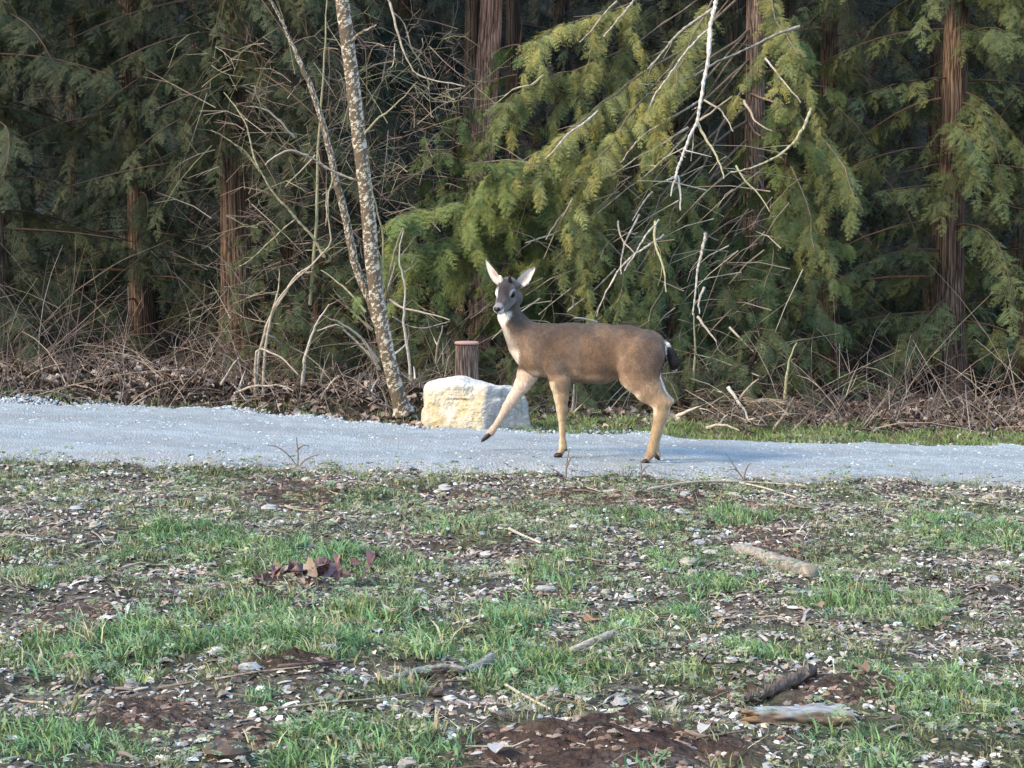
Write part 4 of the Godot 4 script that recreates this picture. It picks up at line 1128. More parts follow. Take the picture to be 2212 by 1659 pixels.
func line3(uv: Array, d0: float, d1: float) -> PackedVector3Array:
	var o := PackedVector3Array()
	for i in uv.size():
		o.append(Q(uv[i][0], uv[i][1], lerpf(d0, d1, float(i) / (uv.size() - 1))))
	return smooth_line(o, 3)

func part_limb(parent: Node3D, called: String, uv: Array, d0: float, d1: float, w0: float, w1: float, m: Material, sides := 7, col := Color.WHITE) -> void:   # widths in pixels of the 2212 wide photograph
	var pts := line3(uv, d0, d1)
	for i in pts.size(): pts[i] -= parent.position
	var k := (d0 + d1) * 0.5 / FOCAL / 2.16 * 0.5
	var mb := MB.new()
	var r := RandomNumberGenerator.new(); r.seed = int(uv[0][0] * 7.0 + uv[0][1])
	for i in range(1, pts.size()): pts[i] += Vector3(r.randf_range(-1, 1), r.randf_range(-1, 1), r.randf_range(-1, 1)) * 0.005
	limb(mb, pts, w0 * k, w1 * k * 0.7, sides, col, 1.1, int(uv[0][0]))
	if m != M.alder:                                    # short shoots along it
		for i in (0 if called == "dead_twig" else r.randi_range(1, 4)):
			var t := r.randf_range(0.25, 0.98)
			var b := along(pts, t)
			var d := ((along(pts, minf(t + 0.05, 1.0)) - along(pts, t - 0.06)).normalized() + Vector3(r.randf_range(-1, 1), r.randf_range(-0.9, 0.9), r.randf_range(-1, 1)) * 0.9).normalized() * r.randf_range(0.06, 0.28)
			limb(mb, PackedVector3Array([b, b + d * 0.5 + Vector3(r.randf_range(-1, 1), r.randf_range(-1, 1), 0) * 0.02, b + d]), w1 * k * 0.38, w1 * k * 0.15, 4, col * 0.7, 1.1, i)
	obj(called, mb.mesh(), m, parent)

func A(l: Array, ox: float, oy: float) -> Array:      # from a close-up of the photograph to its full width
	var o := []
	for q in l: o.append([ox + 0.2864 * q[0], oy + 0.2864 * q[1]])
	return o

func make_alder() -> void:
	var base := on_ground(866, 872)
	var d := -base.z
	var t := thing("alder_tree", "slender alder with white-blotched bark, forked low, left of the boulder", "tree", base)
	var main := [[872, 892], [862, 862], [842, 785], [822, 690], [806, 585], [797, 480], [786, 380], [773, 280], [762, 180], [750, 85], [738, -10], [725, -160], [712, -420], [700, -900]]
	var pts := line3(main, d, d - 0.5)
	for i in pts.size(): pts[i] -= base
	var rr := PackedFloat32Array()
	for i in pts.size():
		var q := float(i) / (pts.size() - 1)
		rr.append((lerpf(17.0, 15.0, minf(q * 2.0, 1.0)) if q < 0.75 else lerpf(15.0, 6.0, (q - 0.75) * 4.0)) / 2.16 / FOCAL * d * (1.0 + 0.7 * exp(-q * 40.0)))
	var mb := MB.new()
	mb.tube(pts, rr, 14, Color.WHITE, 1.1, 0.04, 3)
	obj("trunk", mb.mesh(), M.alder, t)
	part_limb(t, "second_stem", [[818, 700], [800, 650], [776, 595], [760, 540], [746, 465], [733, 415], [722, 375], [710, 320], [697, 268], [684, 225], [668, 180], [650, 140], [628, 90], [608, 45], [582, -5], [550, -60], [500, -160]], d, d - 0.4, 21, 8, M.alder, 9)
	part_limb(t, "broken_branch", A([[1000, 320], [1060, 260], [1120, 225], [1185, 190]], 472.3, 0), d - 0.35, d - 0.6, 8, 5, M.alder)
	part_limb(t, "branch", A([[1105, 1005], [1180, 920], [1300, 820], [1400, 730], [1500, 615]], 472.3, 0), d - 0.3, d - 0.8, 6, 2, twig_mats[7])
	part_limb(t, "branch", [[832, 640], [838, 600], [850, 560], [858, 520], [872, 492]], d, d - 0.4, 6, 5, twig_mats[7])
	part_limb(t, "branch", A([[1230, 660], [1240, 200], [1200, 0], [1150, -180], [1100, -330]], 472.3, 460.8), d - 0.1, d - 0.5, 5, 3, twig_mats[7])
	part_limb(t, "branch", A([[1040, 1360], [860, 1290], [720, 1200], [640, 1160], [540, 1135], [420, 1180], [350, 1240]], 472.3, 0), d - 0.2, d - 0.5, 7, 4, twig_mats[2])
	part_limb(t, "branch", A([[870, 1330], [830, 1450], [818, 1560], [810, 1700]], 472.3, 0), d - 0.2, d - 0.3, 6, 4, twig_mats[7])
	# crown far above the picture
	var places := []; var tints := PackedColorArray()
	var br := MB.new()
	for i in 26:
		var b := along(pts, rng.randf_range(0.82, 1.0))
		var l := drooping(b, rng.randf() * TAU, rng.randf_range(0.8, 1.8), 0.7, 0.2)
		limb(br, l, 0.014, 0.003, 4, Color(0.3, 0.26, 0.22))
	var o := obj("twigs", br.mesh(), M.twig, t)
	o.set_meta("kind", "stuff")

func make_canes() -> void:
	var g := "bare stems standing at the edge of the wood"
	var L := 472.3; var T := 460.8
	# [label, close-up lines (first is the stem), from the top close-up or the lower one, depth, width, material]
	var list := [
		["tallest arching cane at left, bending over towards the alder", T, 16.2, 8, 0, [[[278, 1400], [285, 1240], [310, 1060], [345, 920], [400, 760], [480, 640], [560, 500], [630, 440], [700, 390], [780, 310], [850, 200], [815, 0], [810, -160]], [[400, 770], [455, 560], [460, 420]], [[600, 455], [700, 440]]]],
		["pale cane rising beside the tallest arching cane at left", T, 16.1, 8, 2, [[[332, 1400], [345, 1180], [358, 960], [395, 790], [430, 690], [540, 540], [690, 400]], [[360, 910], [420, 940], [470, 985]]]],
		["broken pale cane leaning right with its tip free, left of the alder", T, 16.0, 9, 4, [[[630, 1295], [640, 1180], [655, 1080], [690, 960], [730, 850], [790, 750], [832, 688]]]],
		["arching pinkish cane bowing over to the alder's foot", T, 16.1, 8, 2, [[[1215, 1180], [1150, 1080], [1040, 970], [950, 880], [880, 845], [800, 865], [738, 892]]]],
		["second arching cane just above the one that bows to the alder's foot", T, 16.2, 8, 2, [[[1205, 1120], [1110, 980], [1010, 890], [920, 830], [838, 795]]]],
		["long slanting dead stem crossing behind the alder's fork", T, 16.9, 8, 7, [[[1160, 880], [1000, 735], [930, 650], [860, 572]], [[1110, 745], [1010, 620], [900, 520], [775, 430]]]],
		["long lichen-covered stem slanting down from the upper left", 0.0, 17.2, 8, 7, [[[800, 1940], [700, 1780], [570, 1630], [480, 1530], [400, 1430], [310, 1290], [250, 1200], [170, 1120], [40, 1030], [-60, 980]], [[310, 1290], [250, 1130], [215, 960], [120, 800], [40, 700]], [[455, 1500], [470, 1380]]]],
		["thin whip curving from the left across the second alder stem", 0.0, 17.4, 6, 2, [[[570, 1040], [520, 980], [440, 890], [330, 820], [210, 800]], [[730, 1170], [620, 1290], [500, 1410]]]],
		["straight pale sapling between the two alder stems", 0.0, 18.0, 9, 7, [[[690, 2300], [715, 1960], [740, 1660], [745, 1300], [760, 1000], [780, 700], [800, 400], [806, 200], [818, -30]]]],
		["bare upright cane right of the alder", T, 16.0, 7, 4, [[[1445, 1260], [1432, 1080], [1405, 900], [1395, 760], [1412, 560], [1378, 430], [1362, 300], [1395, 115]], [[1330, 1060], [1380, 1020], [1425, 975]]]],
		["leaning cane that crosses the upright one right of the alder", T, 16.3, 6, 2, [[[1243, 690], [1270, 580], [1335, 370]]]],
		["low forked branch reaching right from the alder towards the post", T, 16.6, 6, 2, [[[1290, 650], [1400, 715], [1560, 750], [1745, 805]], [[1310, 780], [1420, 845], [1570, 862], [1745, 815]]]],
		["short broken stem stub pointing up left of the alder's foot", T, 15.9, 8, 4, [[[780, 1400], [820, 1320], [910, 1222]]]],
		["short upright pale stub just left of the alder's foot", T, 15.8, 7, 4, [[[1042, 1390], [1066, 1212]], ]],
		["forked pale stub touching the alder's foot", T, 15.8, 7, 4, [[[1145, 1380], [1139, 1212]], [[1150, 1350], [1196, 1252]]]],
		["pale stub between the alder and the boulder", T, 15.6, 7, 4, [[[1470, 1300], [1440, 1260], [1382, 1205]], [[1480, 1250], [1472, 1160]]]],
		["straight white stub at the boulder's left shoulder", T, 15.4, 7, 4, [[[1522, 1310], [1510, 1205]], ]],
		["low arched stem lying along the verge at far left", T, 15.9, 7, 2, [[[120, 1360], [220, 1315], [340, 1300], [480, 1300], [560, 1340]]]],
		["bent cane with a knee, standing before the left trunk", T, 15.9, 7, 2, [[[275, 1380], [280, 1200], [290, 1038], [400, 1050], [500, 1110], [600, 1215]]]],
		["short slanting stem at the left border of the verge", T, 16.0, 7, 4, [[[20, 1290], [90, 1170], [150, 1090]], [[150, 1330], [200, 1190]], [[110, 1290], [200, 1410]]]],
		["thin curved stem crossing in front of the left trunk", T, 17.5, 5, 7, [[[590, 40], [450, 150], [300, 300], [160, 400]], [[60, 20], [180, 80], [260, 95], [330, 60]]]],
		["fallen pale stem across the verge in front of the alder", T, 15.5, 8, 0, [[[1380, 1525], [1300, 1470], [1200, 1430]]]],
		["thin stem with twigs hanging beside the central cedar trunk", 0.0, 18.5, 6, 2, [[[1280, 0], [1310, 90], [1350, 250], [1400, 400], [1470, 530], [1560, 590], [1700, 620], [1860, 650]], [[1300, 80], [1400, 180], [1450, 350], [1520, 450]], [[1330, 330], [1320, 480], [1290, 520]], [[1580, 590], [1590, 700]]]],
		["slender shoot at the post's left side", T, 15.8, 6, 2, [[[1640, 1130], [1655, 1000], [1690, 850]], [[1655, 1000], [1620, 940]]]],
	]
	for q in list:
		var uv0 := A(q[5][0], L, q[1])
		var p := Q(uv0[0][0], uv0[0][1], q[2])
		var t := thing("bare_stem", q[0], "stem", p)
		for i in q[5].size():
			part_limb(t, "stem" if i == 0 else "side_shoot", A(q[5][i], L, q[1]), q[2], q[2] - 0.2 + 0.35 * (i % 2), q[3] if i == 0 else q[3] - 2, 3.5 if i == 0 else 2.5, twig_mats[q[4]], 6)
	# at the right, and the heap of twigs there
	L = 1105.9
	var heap := [
		["pale pointed twig at the front of the brush heap at right", T, 15.3, 10, 4, [[[1630, 1310], [1690, 1400], [1740, 1470], [1790, 1560]]]],
		["leaning twig rising from the back of the brush heap at right", T, 15.7, 7, 2, [[[1720, 1400], [1790, 1310], [1855, 1250]]]],
		["short white twig standing in the front of the brush heap", T, 15.2, 9, 4, [[[1555, 1610], [1625, 1520]]]],
		["low arched twig at the foot of the brush heap", T, 15.1, 9, 2, [[[1465, 1620], [1540, 1598], [1620, 1600], [1720, 1640]]]],
		["long level twig across the top of the brush heap", T, 15.4, 8, 2, [[[1760, 1575], [1900, 1530], [2070, 1488]]]],
		["dark leaning twig at the right end of the brush heap", T, 15.3, 8, 0, [[[1970, 1640], [2060, 1500], [2125, 1385]]]],
		["pale bare stick lying behind the deer's hind legs", T, 15.6, 11, 4, [[[1240, 1540], [1330, 1490], [1425, 1462]]]],
		["thin stem slanting down right behind the deer's rump", T, 16.4, 7, 2, [[[1400, 780], [1470, 870], [1545, 972]]]],
		["thin stem slanting across the thin cedar trunk at right", T, 16.8, 6, 2, [[[1640, 860], [1730, 950], [1820, 1050]]]],
		["bright upright shoot behind the deer's belly", T, 15.8, 8, 4, [[[455, 1500], [470, 1290]], [[430, 1540], [525, 1440]]]],
		["upright stem below the deer's tail", T, 16.2, 7, 7, [[[1365, 1280], [1380, 1050], [1370, 760]]]],
		["pale broken branch tip just above the deer's back", T, 16.0, 6, 2, [[[640, 822], [560, 796], [465, 788]], [[430, 730], [470, 690], [450, 620]]]],
		["pale dry seed head at the right border above the brush heap", T, 15.7, 8, 5, [[[2060, 1400], [2070, 1260], [2090, 1110], [2150, 980]]]],
	]
	for q in heap:
		var uv0 := A(q[5][0], L, q[1])
		var t := thing("bare_stem", q[0], "stem", Q(uv0[0][0], uv0[0][1], q[2]))
		for i in q[5].size(): part_limb(t, "stem" if i == 0 else "side_shoot", A(q[5][i], L, q[1]), q[2], q[2] - 0.15, q[3], 4, twig_mats[q[4]], 6)
	# the thicket of thin bare twigs that nobody could count
	var mb := MB.new()
	for i in 2000:
		var z := -15.45 - 3.0 * pow(rng.randf(), 1.8)
		var x := rng.randf_range(-6.6, 6.6)
		if z > -15.75 and x > -0.9 and x < 2.2: continue
		var p := Vector3(x, G(x, z), z)
		var a := rng.randf() * TAU
		var ln := rng.randf_range(0.2, 1.0) * (1.4 if z < -17.0 else 0.85) * (1.5 if x < -0.7 and rng.randf() < 0.2 else 1.0)
		var d := Vector3(cos(a) * 0.8, rng.randf_range(0.15, 1.5), sin(a) * 0.5).normalized()
		var o := PackedVector3Array()
		var bend := Vector3(rng.randf_range(-1, 1), rng.randf_range(-1.1, 0.1), rng.randf_range(-0.6, 0.6))
		for k in 5:
			var t := k / 4.0
			o.append(p + d * ln * t + bend * ln * 0.45 * t * t)
		var c: Color = [Color(0.15, 0.105, 0.085), Color(0.22, 0.165, 0.135), Color(0.1, 0.072, 0.06), Color(0.36, 0.29, 0.24)][rng.randi() % 4]
		limb(mb, o, rng.randf_range(0.0025, 0.006), 0.0018, 3, tint(c, 0.25))
		if rng.randf() < 0.5:
			var b := o[2]; var d2 := (d + Vector3(rng.randf_range(-1, 1), rng.randf_range(-0.5, 0.5), rng.randf_range(-1, 1))).normalized() * ln * 0.35
			limb(mb, PackedVector3Array([b, b + d2 * 0.5 + Vector3.UP * 0.02, b + d2]), 0.003, 0.0015, 3, tint(c, 0.25))
	var s := obj("brush", mb.mesh(), M.twig)
	s.set_meta("kind", "stuff"); s.set_meta("label", "thicket of thin bare brown twigs along the edge of the wood"); s.set_meta("category", "brush")
	# fine bare twigs hanging through the left part of the wood
	var tw := MB.new()
	for i in 700:
		var p := Q(rng.randf_range(430, 1040), rng.randf_range(60, 700), rng.randf_range(17.4, 20.5))
		var d := Vector3(rng.randf_range(-1, 1), rng.randf_range(-0.9, 0.7), rng.randf_range(-0.4, 0.4)).normalized() * rng.randf_range(0.15, 0.75)
		var bend := Vector3(rng.randf_range(-0.1, 0.1), rng.randf_range(-0.2, 0.05), 0)
		var l := PackedVector3Array([p, p + d * 0.33 - bend * 0.3, p + d * 0.66 - bend * 0.3, p + d + bend * 0.4])
		var c := tint([Color(0.24, 0.18, 0.15), Color(0.3, 0.26, 0.21), Color(0.17, 0.125, 0.11), Color(0.27, 0.26, 0.16)][rng.randi() % 4], 0.25)
		limb(tw, l, rng.randf_range(0.003, 0.006), 0.0018, 3, c)
		for e in 2:
			var q := l[1 + e]; var s2 := (d.normalized() + Vector3(rng.randf_range(-1, 1), rng.randf_range(-1, 1), 0)).normalized() * rng.randf_range(0.08, 0.25)
			limb(tw, PackedVector3Array([q, q + s2 * 0.5, q + s2]), 0.0028, 0.0015, 3, c)
	var ts := obj("bare_twigs", tw.mesh(), M.twig)
	ts.set_meta("kind", "stuff"); ts.set_meta("label", "fine bare twigs hanging through the wood left and right of the alder"); ts.set_meta("category", "twigs")
	# brush heap at the right, denser
	var hb := MB.new()
	for i in 170:
		var c0 := on_ground(1640 + rng.randf_range(-95, 150), 955)
		var p := Vector3(c0.x, G(c0.x, -15.3) + 0.02, -15.15 - rng.randf() * 0.7)
		p.y += rng.randf() * 0.22
		var a := rng.randf() * TAU
		var d := Vector3(cos(a), rng.randf_range(-0.25, 0.6), sin(a) * 0.6) * rng.randf_range(0.12, 0.4)
		limb(hb, PackedVector3Array([p - d * 0.5, p + Vector3(0, rng.randf_range(0, 0.05), 0), p + d * 0.5]), rng.randf_range(0.003, 0.007), 0.002, 3, tint([Color(0.15, 0.11, 0.085), Color(0.23, 0.175, 0.14), Color(0.09, 0.065, 0.055), Color(0.33, 0.27, 0.22)][rng.randi() % 4], 0.2))
	var hs := obj("brush_heap", hb.mesh(), M.twig)
	hs.set_meta("kind", "stuff"); hs.set_meta("label", "low tangled heap of dry twigs at the right end of the verge"); hs.set_meta("category", "brush")

func make_hero_cedar() -> void:
	var d := 19.6
	var base := Vector3(Q(1612, 830, d).x, 0, -d)
	base.y = G(base.x, base.z) - 0.05
	var t := thing("cedar_tree", "big cedar at right with yellow-green boughs sweeping down behind the deer", "tree", base)
	var pts := PackedVector3Array(); var rr := PackedFloat32Array()
	for i in 30:
		var h := i * 0.5
		pts.append(Vector3(0.02 * h + 0.02 * sin(h), h, -0.01 * h)); rr.append(maxf(0.03, 0.115 * (1.0 - h / 16.0) + 0.05 * exp(-h * 3.0)))
	var tb := MB.new()
	tb.tube(pts, rr, 14, Color(0.27, 0.195, 0.155), 0.5, 0.05, 4)
	obj("trunk", tb.mesh(), M.cedar, t)
	# boughs: measured line, depth at the trunk and at the tip, spray size, tone
	var hi := Color(0.2, 0.198, 0.062); var mid := Color(0.128, 0.138, 0.044); var low := Color(0.055, 0.077, 0.026); var bright := Color(0.125, 0.152, 0.043)
	var boughs := [
		[[[1625, -60], [1500, 90], [1380, 210], [1250, 330], [1130, 400], [1010, 430], [905, 455], [855, 470]], 19.6, 16.7, 1.25, bright, 0.5],
		[[[1625, 60], [1500, 200], [1370, 300], [1240, 350], [1120, 350], [1030, 350]], 19.6, 16.9, 1.2, bright, 0.5],
		[[[1625, 120], [1480, 290], [1330, 420], [1180, 490], [1040, 510], [930, 525], [870, 545]], 19.6, 16.6, 1.2, bright, 0.5],
		[[[1620, -90], [1480, 20], [1330, 110], [1210, 160], [1130, 195], [1085, 225]], 19.6, 17.4, 1.1, mid, 0.35],
		[[[1620, -160], [1440, -40], [1300, 30], [1200, 60], [1150, 90]], 19.6, 17.6, 1.1, hi, 0.35],
		[[[1620, -40], [1480, 100], [1360, 180], [1270, 250], [1200, 310]], 19.6, 17.0, 1.15, hi, 0.35],
		[[[1620, 60], [1500, 150], [1400, 210], [1330, 290], [1290, 360]], 19.6, 16.9, 1.1, hi, 0.4],
		[[[1618, 130], [1480, 240], [1380, 300], [1290, 390], [1210, 470]], 19.6, 17.1, 1.0, mid, 0.4],
		[[[1618, 230], [1480, 330], [1380, 390], [1280, 470], [1200, 560]], 19.6, 17.0, 1.0, mid, 0.4],
		[[[1616, 260], [1500, 350], [1430, 430], [1370, 540], [1330, 660]], 19.6, 17.0, 1.0, mid, 0.35],
		[[[1616, 300], [1530, 400], [1480, 490], [1440, 590], [1400, 690]], 19.6, 16.9, 1.0, low, 0.35],
		[[[1614, 380], [1540, 470], [1500, 570], [1480, 660], [1470, 740]], 19.6, 17.1, 1.0, low, 0.3],
		[[[1616, 180], [1560, 280], [1490, 400], [1440, 480], [1410, 560]], 19.6, 17.4, 0.95, mid, 0.4],
		[[[1616, 330], [1660, 440], [1670, 540], [1650, 620]], 19.6, 17.6, 1.0, low, 0.3],
		[[[1616, 260], [1690, 340], [1740, 430], [1760, 540]], 19.6, 17.4, 1.0, mid, 0.3],
		[[[1618, 200], [1720, 250], [1800, 330], [1850, 430]], 19.6, 17.6, 1.0, mid, 0.3],
		[[[1616, 440], [1580, 520], [1560, 600], [1570, 680]], 19.6, 17.8, 0.95, low, 0.2],
		[[[1620, -150], [1560, -40], [1520, 40], [1480, 120], [1450, 190]], 19.6, 17.0, 1.05, hi, 0.4],
		[[[1622, -160], [1650, -50], [1680, 40], [1720, 120]], 19.6, 17.4, 1.05, hi, 0.35],
		[[[1614, 480], [1680, 580], [1700, 660], [1690, 730]], 19.6, 17.9, 0.9, low, 0.3],
		[[[1618, 80], [1440, 330], [1350, 460], [1270, 560], [1230, 640]], 19.6, 17.6, 0.95, mid, 0.5],
		[[[1618, 320], [1420, 480], [1300, 570], [1200, 620], [1130, 640]], 19.6, 17.6, 0.85, low, 0.6],
		[[[1616, 400], [1470, 590], [1380, 680], [1300, 720], [1220, 740]], 19.6, 17.3, 0.9, low, 0.5],
		[[[1612, 600], [1500, 690], [1400, 780], [1330, 840], [1270, 880]], 19.6, 17.2, 0.9, low, 0.4],
	]
	var places := []; var tints := PackedColorArray()
	for q in boughs:
		var l := line3(q[0], q[1], q[2])
		for i in l.size(): l[i] -= base
		var mb := MB.new()
		for i in range(1, l.size()): l[i] += Vector3(rng.randf_range(-1, 1), rng.randf_range(-1, 1), rng.randf_range(-1, 1)) * 0.025
		limb(mb, l, 0.012, 0.004, 6, Color(0.2, 0.16, 0.125), 1.0, int(q[0][0][1]))
		obj("bough", mb.mesh(), M.twig, t)
		sprays_on(l, q[5], 0.065, 0.72 * q[3], places, tints, q[4] * rng.randf_range(0.75, 1.2), 0.3 if q[4] == bright else 0.55)
		# side shoots carry more foliage
		for e in (14 if q[4] == bright else 7):
			var b := along(l, rng.randf_range(q[5], 0.95))
			var dir := (along(l, 1.0) - along(l, 0.6)).normalized()
			var o := PackedVector3Array()
			var sd := Vector3(rng.randf_range(-0.6, 0.6), rng.randf_range(-0.5, 0.15), rng.randf_range(-0.8, 0.8))
			var sl := rng.randf_range(0.3, 0.75)
			for k in 5: o.append(b + (dir * 0.6 + sd).normalized() * sl * (k / 4.0) + Vector3.DOWN * sl * 0.4 * pow(k / 4.0, 2))
			limb(mb, o, 0.006, 0.002, 4)
			sprays_on(o, 0.1, 0.065, 0.62 * q[3], places, tints, q[4], 0.3 if q[4] == bright else 0.55)
	# boughs above the picture
	var hb := MB.new()
	for i in 34:
		var h := rng.randf_range(4.8, 14.5)
		var l := drooping(along(pts, h / 14.5), rng.randf() * TAU, 3.2 * (1.05 - h / 15.0) + 0.5, 0.15, 0.5)
		limb(hb, l, 0.03, 0.005, 4, Color(0.3, 0.25, 0.2))
		sprays_on(l, 0.15, 0.3, 1.5, places, tints, mid)
	var hl := obj("upper_boughs", hb.mesh(), M.twig, t)
	hl.set_meta("kind", "stuff")
	for k in 2:
		var half := []; var ht := PackedColorArray()
		for i in range(k, places.size(), 2): half.append(places[i]); ht.append(tints[i])
		many("crown", M.fronds[[2, 4][k]], M.needle, half, ht, t)
	# its dead branches, bare of foliage
	var R := 1105.9
	for q in [[A([[1545, -40], [1530, 60], [1500, 180], [1490, 330], [1460, 560], [1420, 760], [1400, 900], [1340, 1030], [1290, 1160], [1250, 1270], [1235, 1345]], R, 0), 16.6, 12, 9, 8, "dead_branch"],
			[A([[1395, 905], [1450, 1030], [1520, 1140], [1570, 1250], [1602, 1350]], R, 0), 16.5, 7, 4, 5, "dead_branch"], [A([[1240, 1330], [1210, 1345], [1168, 1365]], R, 0), 16.6, 8, 4, 4, "dead_twig"],
			[A([[1240, 1340], [1215, 1400], [1198, 1480]], R, 0), 16.6, 6, 4, 4, "dead_twig"], [A([[1250, 1330], [1270, 1440], [1268, 1590]], R, 0), 16.6, 6, 4, 4, "dead_twig"],
			[A([[1420, 905], [1540, 820], [1665, 720]], R, 0), 16.7, 6, 3, 2, "dead_twig"], [A([[1450, 755], [1560, 820], [1620, 900], [1670, 990]], R, 0), 16.7, 5, 3, 2, "dead_twig"],
			[A([[2260, 820], [2200, 960], [2120, 1080], [2000, 1180], [1870, 1240], [1760, 1280], [1650, 1300]], R, 0), 16.4, 9, 5, 5, "dead_branch"],
			[A([[1480, 225], [1370, 320], [1260, 460], [1180, 580], [1090, 700], [1040, 820], [1010, 925]], R, 0), 17.0, 6, 6, 4, "dead_branch"],
			[A([[1510, 70], [1350, 180], [1220, 290], [1140, 390], [1020, 520]], R, 0), 17.3, 8, 5, 2, "dead_branch"],
			[A([[2170, 200], [2020, 250], [1850, 330], [1720, 390], [1500, 500], [1300, 600], [1180, 632], [1010, 640]], R, 0), 17.6, 8, 4, 6, "dead_branch"],
			[A([[1720, 400], [1540, 470], [1380, 570], [1240, 620]], R, 0), 17.5, 6, 4, 6, "dead_branch"], [A([[920, 0], [850, 90], [780, 170], [690, 280]], R, 0), 17.2, 7, 5, 2, "dead_branch"],
			[A([[790, 10], [700, 100], [600, 230], [510, 320]], R, 0), 17.6, 5, 4, 2, "dead_branch"], [A([[1400, 770], [1280, 840], [1130, 930], [1000, 1010], [900, 1120], [820, 1230]], R, 0), 17.1, 6, 4, 2, "dead_branch"],
			[A([[650, 840], [540, 930], [420, 1010], [340, 1110], [250, 1200]], R, 0), 16.9, 7, 4, 4, "dead_branch"], [A([[1330, 960], [1200, 1040], [1060, 1130], [930, 1200], [800, 1290], [620, 1360], [440, 1370]], R, 0), 17.2, 6, 3, 2, "dead_branch"],
			[A([[1320, 1020], [1220, 1130], [1110, 1230], [1000, 1330], [800, 1480], [600, 1650]], R, 0), 17.4, 6, 3, 5, "dead_branch"], [A([[240, 565], [150, 640], [0, 680], [-120, 780]], R, 0), 17.5, 6, 3, 5, "dead_branch"],
			[A([[1060, 1450], [960, 1570], [910, 1660]], R, 0), 17.0, 6, 3, 2, "dead_twig"], [A([[1690, 1250], [1760, 1360], [1870, 1470], [1940, 1600]], R, 0), 16.8, 5, 3, 5, "dead_twig"],
			[A([[1910, 440], [1990, 540], [2080, 650], [2180, 770]], R, 0), 17.4, 5, 4, 4, "dead_twig"], [A([[1750, 760], [1800, 850], [1840, 920], [1960, 990]], R, 0), 17.2, 7, 3, 0, "dead_twig"],
			[A([[960, 10], [850, 230], [820, 400], [825, 460]], R, 460.8), 16.9, 6, 4, 4, "dead_twig"], [A([[1110, 50], [1000, 180], [950, 270], [850, 430]], R, 460.8), 16.8, 6, 4, 4, "dead_twig"],
			[A([[1145, 165], [1040, 240], [930, 310], [820, 410], [760, 500], [690, 640], [635, 775]], R, 460.8), 16.8, 7, 4, 4, "dead_branch"], [A([[800, 60], [820, 180], [925, 295]], R, 460.8), 16.9, 5, 3, 2, "dead_twig"],
			[A([[1080, 60], [1080, 220], [1140, 400], [1160, 590]], R, 460.8), 16.8, 6, 5, 5, "dead_branch"], [A([[1460, 150], [1430, 300], [1400, 430], [1380, 600], [1365, 770]], R, 460.8), 16.7, 9, 5, 4, "dead_branch"],
			[A([[1450, 560], [1410, 660], [1415, 760]], R, 460.8), 16.7, 6, 3, 4, "dead_twig"], [A([[390, 0], [320, 90], [260, 200]], R, 460.8), 17.0, 5, 3, 2, "dead_twig"], [A([[370, 130], [260, 170], [100, 220]], R, 460.8), 17.1, 5, 3, 4, "dead_twig"],
			[A([[620, 400], [500, 520], [380, 620], [200, 760]], R, 460.8), 17.2, 5, 3, 2, "dead_twig"], [A([[780, 420], [640, 560], [480, 690], [420, 740]], R, 460.8), 17.1, 5, 3, 2, "dead_twig"]]:
		part_limb(t, q[5], q[0], q[1] + 0.25, q[1], q[2], q[3], twig_mats[q[4]], 7)
	# a dead twiggy mesh among the boughs
	var db := MB.new()
	for i in 260:
		var p := Q(rng.randf_range(1130, 1740), rng.randf_range(330, 830), rng.randf_range(17.0, 19.0)) - base
		var d2 := Vector3(rng.randf_range(-1.2, -0.1), rng.randf_range(-0.9, 0.35), rng.randf_range(-0.3, 0.5)).normalized() * rng.randf_range(0.2, 0.8)
		limb(db, PackedVector3Array([p, p + d2 * 0.5 + Vector3(0, 0.03, 0), p + d2]), rng.randf_range(0.003, 0.007), 0.002, 4, tint([Color(0.36, 0.29, 0.22), Color(0.24, 0.19, 0.15), Color(0.5, 0.44, 0.35)][rng.randi() % 3], 0.2))
	var dl := obj("dead_twigs", db.mesh(), M.twig, t)
	dl.set_meta("kind", "stuff")

